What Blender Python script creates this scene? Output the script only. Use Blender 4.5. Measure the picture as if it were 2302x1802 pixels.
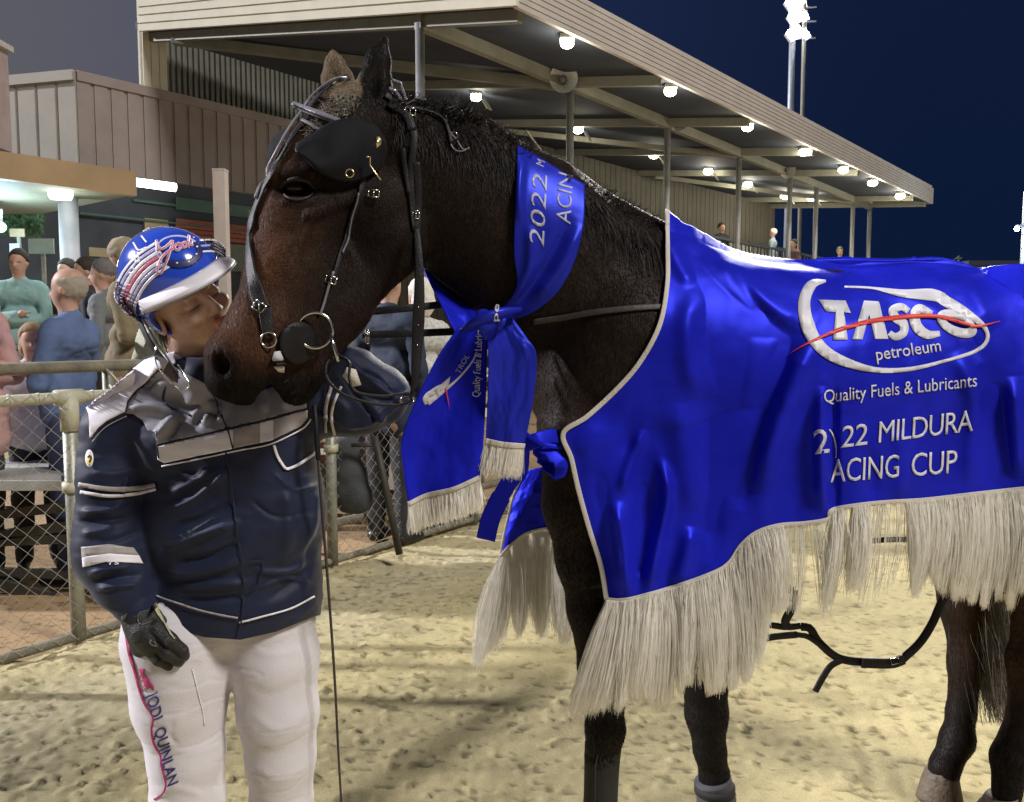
import bpy, bmesh, math, random
import numpy as np
from mathutils import Vector, Matrix
from mathutils.bvhtree import BVHTree
for o in list(bpy.data.objects): bpy.data.objects.remove(o, do_unlink=True)
SC = bpy.context.scene
COL = SC.collection
random.seed(7); RNG = np.random.default_rng(7)
# ------------------------------------------------------------------ camera
H = 1.41; PITCH = math.radians(4.6); F = 1900.0; CX, CY = 1151.0, 901.0
cam_d = bpy.data.cameras.new('camera'); cam = bpy.data.objects.new('camera', cam_d); COL.objects.link(cam)
cam.location = (0, 0, H); cam.rotation_euler = (math.radians(90) - PITCH, 0, 0)
cam_d.sensor_width = 36; cam_d.lens = 36 * F / 2302; cam_d.clip_start = .05; cam_d.clip_end = 2000
SC.camera = cam
# ------------------------------------------------------------------ night sky
W = bpy.data.worlds.new('World'); SC.world = W; W.use_nodes = True
nt = W.node_tree; nt.nodes.clear()
wo = nt.nodes.new('ShaderNodeOutputWorld'); bg = nt.nodes.new('ShaderNodeBackground'); bg2 = nt.nodes.new('ShaderNodeBackground')
add = nt.nodes.new('ShaderNodeAddShader')
sky = nt.nodes.new('ShaderNodeTexSky'); sky.sky_type = 'NISHITA'; sky.sun_disc = False
sky.sun_elevation = math.radians(-4); sky.sun_rotation = math.radians(200)
nt.links.new(sky.outputs[0], bg.inputs[0]); bg.inputs[1].default_value = .1
tc = nt.nodes.new('ShaderNodeTexCoord'); dot = nt.nodes.new('ShaderNodeVectorMath'); dot.operation = 'DOT_PRODUCT'
dot.inputs[1].default_value = (-.80, .45, .22)          # lens haze to the left, put into the sky colour
mr = nt.nodes.new('ShaderNodeMapRange'); mr.interpolation_type = 'SMOOTHSTEP'
mr.inputs[1].default_value = .1; mr.inputs[2].default_value = .95
cr = nt.nodes.new('ShaderNodeValToRGB')
cr.color_ramp.elements[0].position = 0; cr.color_ramp.elements[0].color = (.0035, .010, .036, 1)
cr.color_ramp.elements[1].position = 1; cr.color_ramp.elements[1].color = (.115, .115, .125, 1)
e = cr.color_ramp.elements.new(.45); e.color = (.010, .020, .062, 1)
e = cr.color_ramp.elements.new(.78); e.color = (.072, .076, .125, 1)
nt.links.new(tc.outputs['Generated'], dot.inputs[0]); nt.links.new(dot.outputs['Value'], mr.inputs[0])
nt.links.new(mr.outputs[0], cr.inputs[0]); nt.links.new(cr.outputs[0], bg2.inputs[0]); bg2.inputs[1].default_value = 1
nt.links.new(bg.outputs[0], add.inputs[0]); nt.links.new(bg2.outputs[0], add.inputs[1]); nt.links.new(add.outputs[0], wo.inputs[0])
SC.view_settings.view_transform = 'Standard'; SC.view_settings.look = 'None'; SC.view_settings.exposure = 0; SC.view_settings.gamma = 1
SC.render.resolution_x = 1024; SC.render.resolution_y = 802
SC.render.engine = 'CYCLES'; SC.cycles.max_bounces = 6
# ------------------------------------------------------------------ the floodlights of the track
def lamp(name, kind, loc, target, energy, color, size=None, angle=None, spot=None):
    l = bpy.data.lights.new(name, kind); o = bpy.data.objects.new(name, l); COL.objects.link(o)
    o.location = loc; o.rotation_euler = (Vector(target) - Vector(loc)).to_track_quat('-Z', 'Y').to_euler()
    l.energy = energy; l.color = color
    if kind == 'SUN': l.angle = angle
    if kind == 'AREA': l.size = size
    if kind == 'SPOT': l.spot_size = spot; l.shadow_soft_size = size; l.spot_blend = .6
    if kind == 'POINT': l.shadow_soft_size = size
    return o
lamp('key_floodlight', 'SUN', (-20, .6, 9.6), (0, 0, 0), 5.0, (.97, .95, 1.0), angle=math.radians(2))
lamp('rear_floodlight', 'SPOT', (13.6, 40, 17), (1.0, 2.5, .4), 60000, (1.0, .96, .88), size=2.6, spot=math.radians(60)).data.specular_factor = .03
lamp('camera_side_floodlight', 'AREA', (15, -7.5, 20), (0, 2.5, 1), 6300, (1.0, .95, .88), size=5)

# ------------------------------------------------------------------ pixel rays (photo pixels at a real distance)
FW = np.array([0, math.cos(PITCH), -math.sin(PITCH)]); UP = np.array([0, math.sin(PITCH), math.cos(PITCH)]); RT = np.array([1., 0, 0])
O = np.array([0, 0, H])
def ray(px, py): return FW + RT * ((px - CX) / F) - UP * ((py - CY) / F)
def P(px, py, Y):
    d = ray(px, py); return O + d * (Y / d[1])
def PT(px, py, Y):
    d = ray(px, py); t = Y / d[1]; return O + d * t, t / F
def G(px, py, z=0.):
    d = ray(px, py); return O + d * ((z - H) / d[2])
def plane(px, py, p0, n):
    d = ray(px, py); return O + d * (np.dot(np.array(p0) - O, n) / np.dot(d, n))
def proj(p):
    q = np.asarray(p) - O; z = q @ FW
    return np.stack([CX + F * (q @ RT) / z, CY - F * (q @ UP) / z], -1)
# ------------------------------------------------------------------ noise
def _h(i, j, k, s):
    n = (i.astype(np.int64) * 374761393 + j.astype(np.int64) * 668265263 + k.astype(np.int64) * 2147483647 + s * 974634777) & 0xffffffff
    n = ((n ^ (n >> 13)) * 1274126177) & 0xffffffff
    n = ((n ^ (n >> 15)) * 2246822519) & 0xffffffff
    return ((n ^ (n >> 16)) & 0xffff) / 32767.5 - 1
def noise(p, s=0):
    p = np.asarray(p, float); f = np.floor(p); i = f.astype(np.int64); w = p - f; w = w * w * (3 - 2 * w)
    r = 0
    for a in (0, 1):
        wa = w[..., 0] if a else 1 - w[..., 0]
        for b in (0, 1):
            wb = w[..., 1] if b else 1 - w[..., 1]
            for c in (0, 1):
                wc = w[..., 2] if c else 1 - w[..., 2]
                r = r + wa * wb * wc * _h(i[..., 0] + a, i[..., 1] + b, i[..., 2] + c, s)
    return r
def fbm(p, s=0, o=4, g=.5):
    p = np.asarray(p, float); r = 0; a = 1
    for q in range(o): r = r + a * noise(p * 2 ** q + 13.7 * q, s + q); a *= g
    return r
# ------------------------------------------------------------------ materials
def mat(name, col, rough=.6, metal=0, var=.15, vs=8, bump=0, bs=60, spec=.5, attr=None, emit=None, sheen=0, coat=0, trans=0, col2=None, alpha=None, bd=.01, aniso=0, tint=None, transl=0):
    m = bpy.data.materials.new(name); m.use_nodes = True; n = m.node_tree.nodes; l = m.node_tree.links
    b = n['Principled BSDF']; b.inputs['Roughness'].default_value = rough; b.inputs['Metallic'].default_value = metal
    b.inputs['Specular IOR Level'].default_value = spec
    b.inputs['Sheen Weight'].default_value = sheen; b.inputs['Coat Weight'].default_value = coat; b.inputs['Coat Roughness'].default_value = .15
    b.inputs['Transmission Weight'].default_value = trans
    if aniso: b.inputs['Anisotropic'].default_value = aniso
    t = n.new('ShaderNodeTexCoord')
    nz = n.new('ShaderNodeTexNoise'); nz.inputs['Scale'].default_value = vs; nz.inputs['Detail'].default_value = 5; nz.inputs['Roughness'].default_value = .6
    l.new(t.outputs['Object'], nz.inputs['Vector'])
    mx = n.new('ShaderNodeMix'); mx.data_type = 'RGBA'
    c = Vector(col); lo = [max(0, v * (1 - var)) for v in c]; hi = [min(1, v * (1 + var)) for v in (col2 or c)]
    rmp = n.new('ShaderNodeMapRange'); rmp.inputs[1].default_value = .3; rmp.inputs[2].default_value = .7
    l.new(nz.outputs['Fac'], rmp.inputs[0]); l.new(rmp.outputs[0], mx.inputs[0])
    mx.inputs[6].default_value = (*lo, 1); mx.inputs[7].default_value = (*hi, 1)
    out = mx.outputs[2]
    if attr:
        a = n.new('ShaderNodeAttribute'); a.attribute_name = attr
        m2 = n.new('ShaderNodeMix'); m2.data_type = 'RGBA'; m2.blend_type = 'MULTIPLY'; m2.inputs[0].default_value = 1
        l.new(a.outputs['Color'], m2.inputs[6]); l.new(out, m2.inputs[7]); out = m2.outputs[2]
    l.new(out, b.inputs['Base Color'])
    rr = n.new('ShaderNodeMapRange'); rr.inputs[3].default_value = max(.02, rough * .85); rr.inputs[4].default_value = min(1, rough * 1.15)
    l.new(nz.outputs['Fac'], rr.inputs[0]); l.new(rr.outputs[0], b.inputs['Roughness'])
    if bump:
        z = n.new('ShaderNodeTexNoise'); z.inputs['Scale'].default_value = bs; z.inputs['Detail'].default_value = 4
        l.new(t.outputs['Object'], z.inputs['Vector'])
        bp = n.new('ShaderNodeBump'); bp.inputs['Strength'].default_value = bump; bp.inputs['Distance'].default_value = bd
        l.new(z.outputs['Fac'], bp.inputs['Height']); l.new(bp.outputs[0], b.inputs['Normal'])
    if emit: b.inputs['Emission Color'].default_value = (*emit[0], 1); b.inputs['Emission Strength'].default_value = emit[1]
    if tint: b.inputs['Specular Tint'].default_value = (*tint, 1)
    if transl:
        tr = n.new('ShaderNodeBsdfTranslucent'); l.new(out, tr.inputs['Color']); ms = n.new('ShaderNodeMixShader'); ms.inputs[0].default_value = transl
        l.new(b.outputs[0], ms.inputs[1]); l.new(tr.outputs[0], ms.inputs[2]); l.new(ms.outputs[0], n['Material Output'].inputs['Surface'])
    if alpha is not None: b.inputs['Alpha'].default_value = alpha
    return m
# ------------------------------------------------------------------ object helpers
def tag(o, label=None, cat=None, group=None, kind=None):
    if label: o['label'] = label
    if cat: o['category'] = cat
    if group: o['group'] = group
    if kind: o['kind'] = kind
    return o
def empty(name, loc, label=None, cat=None, group=None):
    o = bpy.data.objects.new(name, None); COL.objects.link(o); o.location = [float(v) for v in loc]; o.empty_display_size = .1
    return tag(o, label, cat, group)
def link(name, me, m, parent=None, smooth=True):
    o = bpy.data.objects.new(name, me); COL.objects.link(o)
    if m:
        for q in (m if isinstance(m, (list, tuple)) else [m]): me.materials.append(q)
    if smooth: me.polygons.foreach_set('use_smooth', [True] * len(me.polygons))
    if parent:
        pl = Vector(parent.location); pp = parent.parent
        while pp: pl = pl + Vector(pp.location); pp = pp.parent
        me.transform(Matrix.Translation(-pl)); o.parent = parent
    return o
def mesh(name, V, Fc, m, parent=None, smooth=True, col=None):
    me = bpy.data.meshes.new(name)
    V = np.asarray(V, float)
    me.from_pydata([tuple(v) for v in V.tolist()], [], [tuple(f) for f in (Fc.tolist() if isinstance(Fc, np.ndarray) else Fc)])
    if col is not None:
        a = me.color_attributes.new('col', 'FLOAT_COLOR', 'POINT')
        c = np.ones((len(V), 4), np.float32); c[:, :3] = col; a.data.foreach_set('color', c.ravel())
    me.update(); return link(name, me, m, parent, smooth)
class MB:
    def __init__(s): s.v = []; s.f = []
    def add(s, V, Fc):
        b = len(s.v); s.v += [tuple(map(float, v)) for v in V]; s.f += [tuple(int(i) + b for i in f) for f in Fc]; return s
    def hexa(s, p):   # 8 points: bottom 4, top 4
        return s.add(p, [(0, 3, 2, 1), (4, 5, 6, 7), (0, 1, 5, 4), (1, 2, 6, 5), (2, 3, 7, 6), (3, 0, 4, 7)])
    def box(s, c, d, ax=None):
        c = np.array(c, float); A = np.array(ax) if ax is not None else np.eye(3); h = np.array(d) / 2
        return s.hexa([c + A[0] * x * h[0] + A[1] * y * h[1] + A[2] * z * h[2] for z in (-1, 1) for x, y in ((-1, -1), (1, -1), (1, 1), (-1, 1))])
    def beam(s, a, b, w, h, up=(0, 0, 1)):
        a = np.array(a, float); b = np.array(b, float); d = b - a; L = np.linalg.norm(d); d /= L
        u = np.array(up, float); sd = np.cross(d, u); sd /= np.linalg.norm(sd); u = np.cross(sd, d)
        return s.box((a + b) / 2, (L, w, h), (d, sd, u))
    def tube(s, pts, r, n=8, cap=True, flat=1, upv=None, closed=False):
        pts = [np.array(p, float) for p in pts]; k = len(pts); rs = r if hasattr(r, '__len__') else [r] * k
        V = []; prev = np.array(upv, float) if upv is not None else None
        for i, p in enumerate(pts):
            d = (pts[(i + 1) % k] - pts[i - 1]) if closed else (pts[min(i + 1, k - 1)] - pts[max(i - 1, 0)])
            d = d / (np.linalg.norm(d) + 1e-9)
            if prev is None: prev = np.array([0, 0, 1.]) if abs(d[2]) < .9 else np.array([1., 0, 0])
            sd = np.cross(d, prev); sd /= np.linalg.norm(sd) + 1e-9; u = np.cross(sd, d)
            if upv is None: prev = u
            for j in range(n):
                a = 2 * math.pi * j / n; V.append(p + rs[i] * (math.cos(a) * sd + math.sin(a) * u * flat))
        Fc = [(i * n + j, i * n + (j + 1) % n, (i + 1) * n + (j + 1) % n, (i + 1) * n + j) for i in range(k - 1) for j in range(n)]
        if closed: Fc += [((k - 1) * n + j, (k - 1) * n + (j + 1) % n, (j + 1) % n, j) for j in range(n)]
        elif cap: Fc += [tuple(range(n))[::-1], tuple(range((k - 1) * n, k * n))]
        return s.add(V, Fc)
    def ribbon(s, pts, nrm, w, t):   # strap: box profile lying on a surface with normals nrm
        k = len(pts); V = []; ws = w if hasattr(w, '__len__') else [w] * k
        for i in range(k):
            d = np.array(pts[min(i + 1, k - 1)]) - np.array(pts[max(i - 1, 0)]); d = d / (np.linalg.norm(d) + 1e-9)
            n = np.array(nrm[i], float); n = n - d * n.dot(d); n /= np.linalg.norm(n) + 1e-9; sd = np.cross(d, n)
            p = np.array(pts[i], float)
            for a, b in ((-.5, 0), (-.5, .8), (-.38, 1), (.38, 1), (.5, .8), (.5, 0)): V.append(p + sd * a * ws[i] + n * b * t)
        Fc = [(i * 6 + j, i * 6 + (j + 1) % 6, (i + 1) * 6 + (j + 1) % 6, (i + 1) * 6 + j) for i in range(k - 1) for j in range(6)]
        Fc += [tuple(range(6))[::-1], tuple(range((k - 1) * 6, k * 6))]
        return s.add(V, Fc)
    def ball(s, c, r, n=10):
        c = np.array(c, float); r = np.array(r if hasattr(r, '__len__') else (r, r, r), float); V = []; m = n // 2 + 1
        for i in range(m + 1):
            a = math.pi * i / m
            for j in range(n): b = 2 * math.pi * j / n; V.append(c + r * (math.sin(a) * math.cos(b), math.sin(a) * math.sin(b), math.cos(a)))
        return s.add(V, [(i * n + j, (i + 1) * n + j, (i + 1) * n + (j + 1) % n, i * n + (j + 1) % n) for i in range(m) for j in range(n)])
    def build(s, name, m, parent=None, smooth=False): return mesh(name, s.v, s.f, m, parent, smooth)
def spline(pts, n):
    pts = np.asarray(pts, float); k = len(pts)
    if k == 2: return pts[0] + (pts[1] - pts[0]) * np.linspace(0, 1, n)[:, None]
    Q = np.vstack([2 * pts[0] - pts[1], pts, 2 * pts[-1] - pts[-2]])
    seg = np.linalg.norm(np.diff(pts[:, :2] if pts.shape[1] > 2 else pts, axis=0), axis=1) + 1e-6; T = np.r_[0, np.cumsum(seg)] / seg.sum()
    out = []
    for t in np.linspace(0, 1, n):
        i = min(k - 2, max(0, np.searchsorted(T, t, 'right') - 1)); u = (t - T[i]) / (T[i + 1] - T[i])
        a, b, c, d = Q[i], Q[i + 1], Q[i + 2], Q[i + 3]
        out.append(.5 * (2 * b + (c - a) * u + (2 * a - 5 * b + 4 * c - d) * u * u + (3 * b - a - 3 * c + d) * u ** 3))
    return np.array(out)
def lin(x, xs, ys): return np.interp(x, xs, ys)
# ------------------------------------------------------------------ signed distance modelling: bodies as one continuous surface
class SDF:
    def __init__(s, lo, hi, v):
        s.lo = np.array(lo, float); s.v = v; s.n = np.ceil((np.array(hi) - s.lo) / v).astype(int) + 1
        s.d = np.full(s.n, 1.0, np.float32)
    def sub(s, lo, hi):
        a = np.clip(((lo - s.lo) / s.v).astype(int) - 1, 0, s.n - 1); b = np.clip(((hi - s.lo) / s.v).astype(int) + 3, 1, s.n)
        if (b <= a).any(): return None, None
        g = np.stack(np.meshgrid(*[s.lo[i] + s.v * np.arange(a[i], b[i]) for i in range(3)], indexing='ij'), -1)
        return (slice(a[0], b[0]), slice(a[1], b[1]), slice(a[2], b[2])), g
    def put(s, sl, q, k, sgn=1):
        if sl is None: return
        d = s.d[sl]
        if sgn > 0:
            h = np.clip(.5 + .5 * (d - q) / k, 0, 1); s.d[sl] = d * (1 - h) + q * h - k * h * (1 - h)
        else:
            q = -q; h = np.clip(.5 - .5 * (d - q) / k, 0, 1); s.d[sl] = d * (1 - h) + q * h + k * h * (1 - h)
    def cap(s, a, b, ra, rb, k=.02, sy=1, sgn=1):
        a = np.array(a, float); b = np.array(b, float); R = max(ra, rb) + k * 1.5 + 3 * s.v
        sl, g = s.sub(np.minimum(a, b) - R, np.maximum(a, b) + R)
        if sl is None: return s
        S = np.array([1, sy, 1.]); ab = (b - a) * S; pa = (g - a) * S
        h = np.clip((pa @ ab) / (ab @ ab + 1e-12), 0, 1)
        q = np.linalg.norm(pa - h[..., None] * ab, axis=-1) - (ra + (rb - ra) * h)
        s.put(sl, q, k, sgn); return s
    def ell(s, c, r, k=.02, sgn=1, rot=None):
        c = np.array(c, float); r = np.array(r, float); R = r.max() + k * 1.5 + 3 * s.v
        sl, g = s.sub(c - R, c + R)
        if sl is None: return s
        p = g - c
        if rot is not None: p = p @ np.array(rot)
        k0 = np.linalg.norm(p / r, axis=-1); k1 = np.linalg.norm(p / (r * r), axis=-1)
        s.put(sl, k0 * (k0 - 1) / (k1 + 1e-9), k, sgn); return s
    def chain(s, pts, k=.02, sy=1):   # pts: (px,py,Y,rpx)
        for a, b in zip(pts[:-1], pts[1:]):
            pa, sa = PT(*a[:3]); pb, sb = PT(*b[:3]); s.cap(pa, pb, a[3] * sa, b[3] * sb, k, sy)
        return s
    def extract(s, smooth=2):
        d = s.d; I = d < 0; nx, ny, nz = s.n - 1
        c = np.zeros((nx, ny, nz), np.int8)
        for a in (0, 1):
            for b in (0, 1):
                for e in (0, 1): c += I[a:a + nx, b:b + ny, e:e + nz]
        m = (c > 0) & (c < 8); idx = np.argwhere(m); ID = np.full(m.shape, -1, np.int64); ID[m] = np.arange(len(idx))
        acc = np.zeros((len(idx), 3)); cnt = np.zeros(len(idx)); co = [(a, b, e) for a in (0, 1) for b in (0, 1) for e in (0, 1)]
        for A in co:
            for ax in range(3):
                if A[ax]: continue
                B = list(A); B[ax] = 1; ia = idx + A; ib = idx + B
                da = d[ia[:, 0], ia[:, 1], ia[:, 2]]; db = d[ib[:, 0], ib[:, 1], ib[:, 2]]; x = (da < 0) != (db < 0)
                t = np.where(x, da / np.where(x, da - db, 1), 0); p = np.array(A, float) + np.zeros((len(idx), 3)); p[:, ax] = t
                acc += p * x[:, None]; cnt += x
        V = s.lo + s.v * (idx + acc / np.maximum(cnt, 1)[:, None]); Fs = []
        for ax in range(3):
            o1, o2 = (ax + 1) % 3, (ax + 2) % 3
            sa = [slice(None)] * 3; sb = [slice(None)] * 3; sa[ax] = slice(0, -1); sb[ax] = slice(1, None)
            x = I[tuple(sa)] != I[tuple(sb)]; e = np.argwhere(x); e = e[(e[:, o1] > 0) & (e[:, o2] > 0) & (e[:, o1] < s.n[o1] - 1) & (e[:, o2] < s.n[o2] - 1)]
            ins = I[e[:, 0], e[:, 1], e[:, 2]]; q = []
            for u, w in ((0, 0), (1, 0), (1, 1), (0, 1)):
                g = e.copy(); g[:, o1] -= u; g[:, o2] -= w; q.append(ID[g[:, 0], g[:, 1], g[:, 2]])
            q = np.stack(q, 1); q[~ins] = q[~ins][:, ::-1]; Fs.append(q)
        Fc = np.vstack(Fs); Fc = Fc[(Fc >= 0).all(1)]
        for it in range(smooth):
            E = np.vstack([Fc[:, [0, 1]], Fc[:, [1, 2]], Fc[:, [2, 3]], Fc[:, [3, 0]]]); n = np.zeros(len(V)); a = np.zeros_like(V)
            for i in range(3): a[:, i] = np.bincount(E[:, 0], V[E[:, 1], i], len(V)) + np.bincount(E[:, 1], V[E[:, 0], i], len(V))
            n = np.bincount(E[:, 0], minlength=len(V)) + np.bincount(E[:, 1], minlength=len(V))
            V = V * .4 + .6 * a / np.maximum(n, 1)[:, None]
        return V, Fc
def normals(V, Fc):
    n = np.cross(V[Fc[:, 2]] - V[Fc[:, 0]], V[Fc[:, 3]] - V[Fc[:, 1]]); N = np.zeros_like(V)
    for i in range(3):
        for j in range(4): N[:, i] += np.bincount(Fc[:, j], n[:, i], len(V))
    return N / (np.linalg.norm(N, axis=1)[:, None] + 1e-12)
def bvh(V, Fc): return BVHTree.FromPolygons([Vector(v) for v in V.tolist()], Fc.tolist())
def hit(tree, px, py, Yf=None, maxd=60):
    d = ray(px, py); l, n, i, t = tree.ray_cast(Vector(O), Vector(d).normalized(), maxd)
    if l is None:
        if Yf is None: return None, None
        return P(px, py, Yf), np.array([0, -1., 0])
    return np.array(l), np.array(n)
# px-space flat mesh draped onto a surface along the viewing ray it was measured on; gets real thickness
def drape(name, V2, Fc, tree, m, parent, off=.003, step=None, th=.0015, Yf=2., smooth=True, maxY=None):
    bm = bmesh.new(); vs = [bm.verts.new((x, y, 0)) for x, y in V2]
    for f in Fc:
        try: bm.faces.new([vs[i] for i in f])
        except ValueError: pass
    if step:
        xs = [v[0] for v in V2]; ys = [v[1] for v in V2]
        for ax, (lo, hi) in enumerate(((min(xs), max(xs)), (min(ys), max(ys)))):
            x = lo + step
            while x < hi:
                pc = (x, 0, 0) if ax == 0 else (0, x, 0); no = (1, 0, 0) if ax == 0 else (0, 1, 0)
                bmesh.ops.bisect_plane(bm, geom=bm.verts[:] + bm.edges[:] + bm.faces[:], plane_co=pc, plane_no=no); x += step
    bmesh.ops.triangulate(bm, faces=bm.faces[:])
    last = Yf; kill = []
    for v in bm.verts:
        p, n = hit(tree, v.co.x, v.co.y)
        if p is not None and (maxY is None or p[1] < maxY):
            last = p[1]; d = ray(v.co.x, v.co.y); d /= np.linalg.norm(d)
            if n.dot(d) > 0: n = -n
            q = p + (n * .5 - d * .5) / np.linalg.norm(n * .5 - d * .5) * off
            v.co = Vector(q)
        else: v.co = Vector(P(v.co.x, v.co.y, last))
    bmesh.ops.recalc_face_normals(bm, faces=bm.faces[:])
    me = bpy.data.meshes.new(name); bm.to_mesh(me); bm.free()
    o = link(name, me, m, parent, smooth)
    if th:
        so = o.modifiers.new('s', 'SOLIDIFY'); so.thickness = th; so.offset = 0
    return o
def poly(pts): return [tuple(p) for p in pts], [tuple(range(len(pts)))]
def strip_px(pts, w, n=24):
    c = spline(pts, n); d = np.gradient(c, axis=0); d /= np.linalg.norm(d, axis=1)[:, None]; s = np.stack([-d[:, 1], d[:, 0]], 1)
    ws = np.array(w if hasattr(w, '__len__') else [w] * n, float)
    if len(ws) != n: ws = np.interp(np.linspace(0, 1, n), np.linspace(0, 1, len(ws)), ws)
    A = c + s * ws[:, None] / 2; B = c - s * ws[:, None] / 2
    return [tuple(v) for v in np.vstack([A, B])], [(i, i + 1, n + i + 1, n + i) for i in range(n - 1)]
FONT = {}
def text_mesh(txt, shear=0, bold=0, spacing=1):
    c = bpy.data.curves.new('t', 'FONT'); c.body = txt; c.size = 1; c.shear = shear; c.offset = bold; c.space_character = spacing; c.resolution_u = 3
    o = bpy.data.objects.new('t', c); COL.objects.link(o); bpy.context.view_layer.update()
    me = bpy.data.meshes.new_from_object(o.evaluated_get(bpy.context.evaluated_depsgraph_get()))
    V = np.array([v.co[:2] for v in me.vertices]); Fc = [tuple(p.vertices) for p in me.polygons]
    bpy.data.objects.remove(o); bpy.data.meshes.remove(me)
    return V, Fc
def text_px(txt, x0, y0, x1, y1, hgt, shear=0, bold=0, spacing=1, cap=.7, up=None, warp=None):
    """lettering whose baseline runs from (x0,y0) to (x1,y1) in photo pixels with capital height hgt"""
    V, Fc = text_mesh(txt, shear, bold, spacing); w = V[:, 0].max() - V[:, 0].min(); V = V - [V[:, 0].min(), 0]
    d = np.array([x1 - x0, y1 - y0], float); n = up if up is not None else np.array([d[1], -d[0]]) / np.linalg.norm(d)
    n = np.array(n, float)
    Q = np.array([x0, y0]) + V[:, :1] / w * d + V[:, 1:] / cap * hgt * n
    if warp is not None: Q = warp(Q)
    return [tuple(q) for q in Q], Fc
def coons(top, bot, left, right, nu, nv):
    T = spline(top, nu); B = spline(bot, nu); L = spline(left, nv); R = spline(right, nv)
    u = np.linspace(0, 1, nu)[None, :, None]; v = np.linspace(0, 1, nv)[:, None, None]
    S = (1 - v) * T[None] + v * B[None] + (1 - u) * L[:, None] + u * R[:, None] - ((1 - u) * (1 - v) * T[0] + u * (1 - v) * T[-1] + (1 - u) * v * B[0] + u * v * B[-1])
    return S
def gridf(nv, nu): 
    i = np.arange(nv - 1)[:, None] * nu + np.arange(nu - 1)[None]; i = i.ravel()
    return np.stack([i, i + nu, i + nu + 1, i + 1], 1)
def blur(A, n, ax):
    for _ in range(n):
        B = np.concatenate([A.take([0], ax), A, A.take([-1], ax)], ax); k = A.shape[ax]
        A = (B.take(range(k), ax) + 2 * B.take(range(1, k + 1), ax) + B.take(range(2, k + 2), ax)) / 4
    return A
def strands(name, roots, tips, m, parent, w=.0015, seg=6, wob=.006, seed=1, bow=None, spread=.7):
    """hair or fringe: many thin tapering ribbons with a little random bend"""
    r = np.random.default_rng(seed); R = np.asarray(roots, float); T = np.asarray(tips, float); n = len(R)
    t = np.linspace(0, 1, seg + 1)[None, :, None]; C = R[:, None] * (1 - t) + T[:, None] * t
    if bow is not None: C = C + np.asarray(bow)[:, None] * (t * (1 - t) * 4)
    ph = r.uniform(0, 6.28, (n, 1, 3)); am = r.normal(0, wob, (n, 1, 3)); C = C + am * np.sin(ph + t * r.uniform(2, 7, (n, 1, 1))) * t
    D = np.gradient(C, axis=1); a = r.uniform(-spread, spread, (n, 1)); N = np.stack([np.sin(a), -np.cos(a), 0 * a], -1)
    S = np.cross(D, N + 0 * D); S /= np.linalg.norm(S, axis=-1)[..., None] + 1e-9
    ww = (w * r.uniform(.6, 1.3, (n, 1, 1))) * (1 - .55 * t ** 3)
    V = np.stack([C - S * ww / 2, C + S * ww / 2], 2).reshape(-1, 3)
    b = (np.arange(n)[:, None] * (seg + 1) + np.arange(seg)[None]).ravel() * 2
    return mesh(name, V, np.stack([b, b + 1, b + 3, b + 2], 1), m, parent, True)
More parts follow.
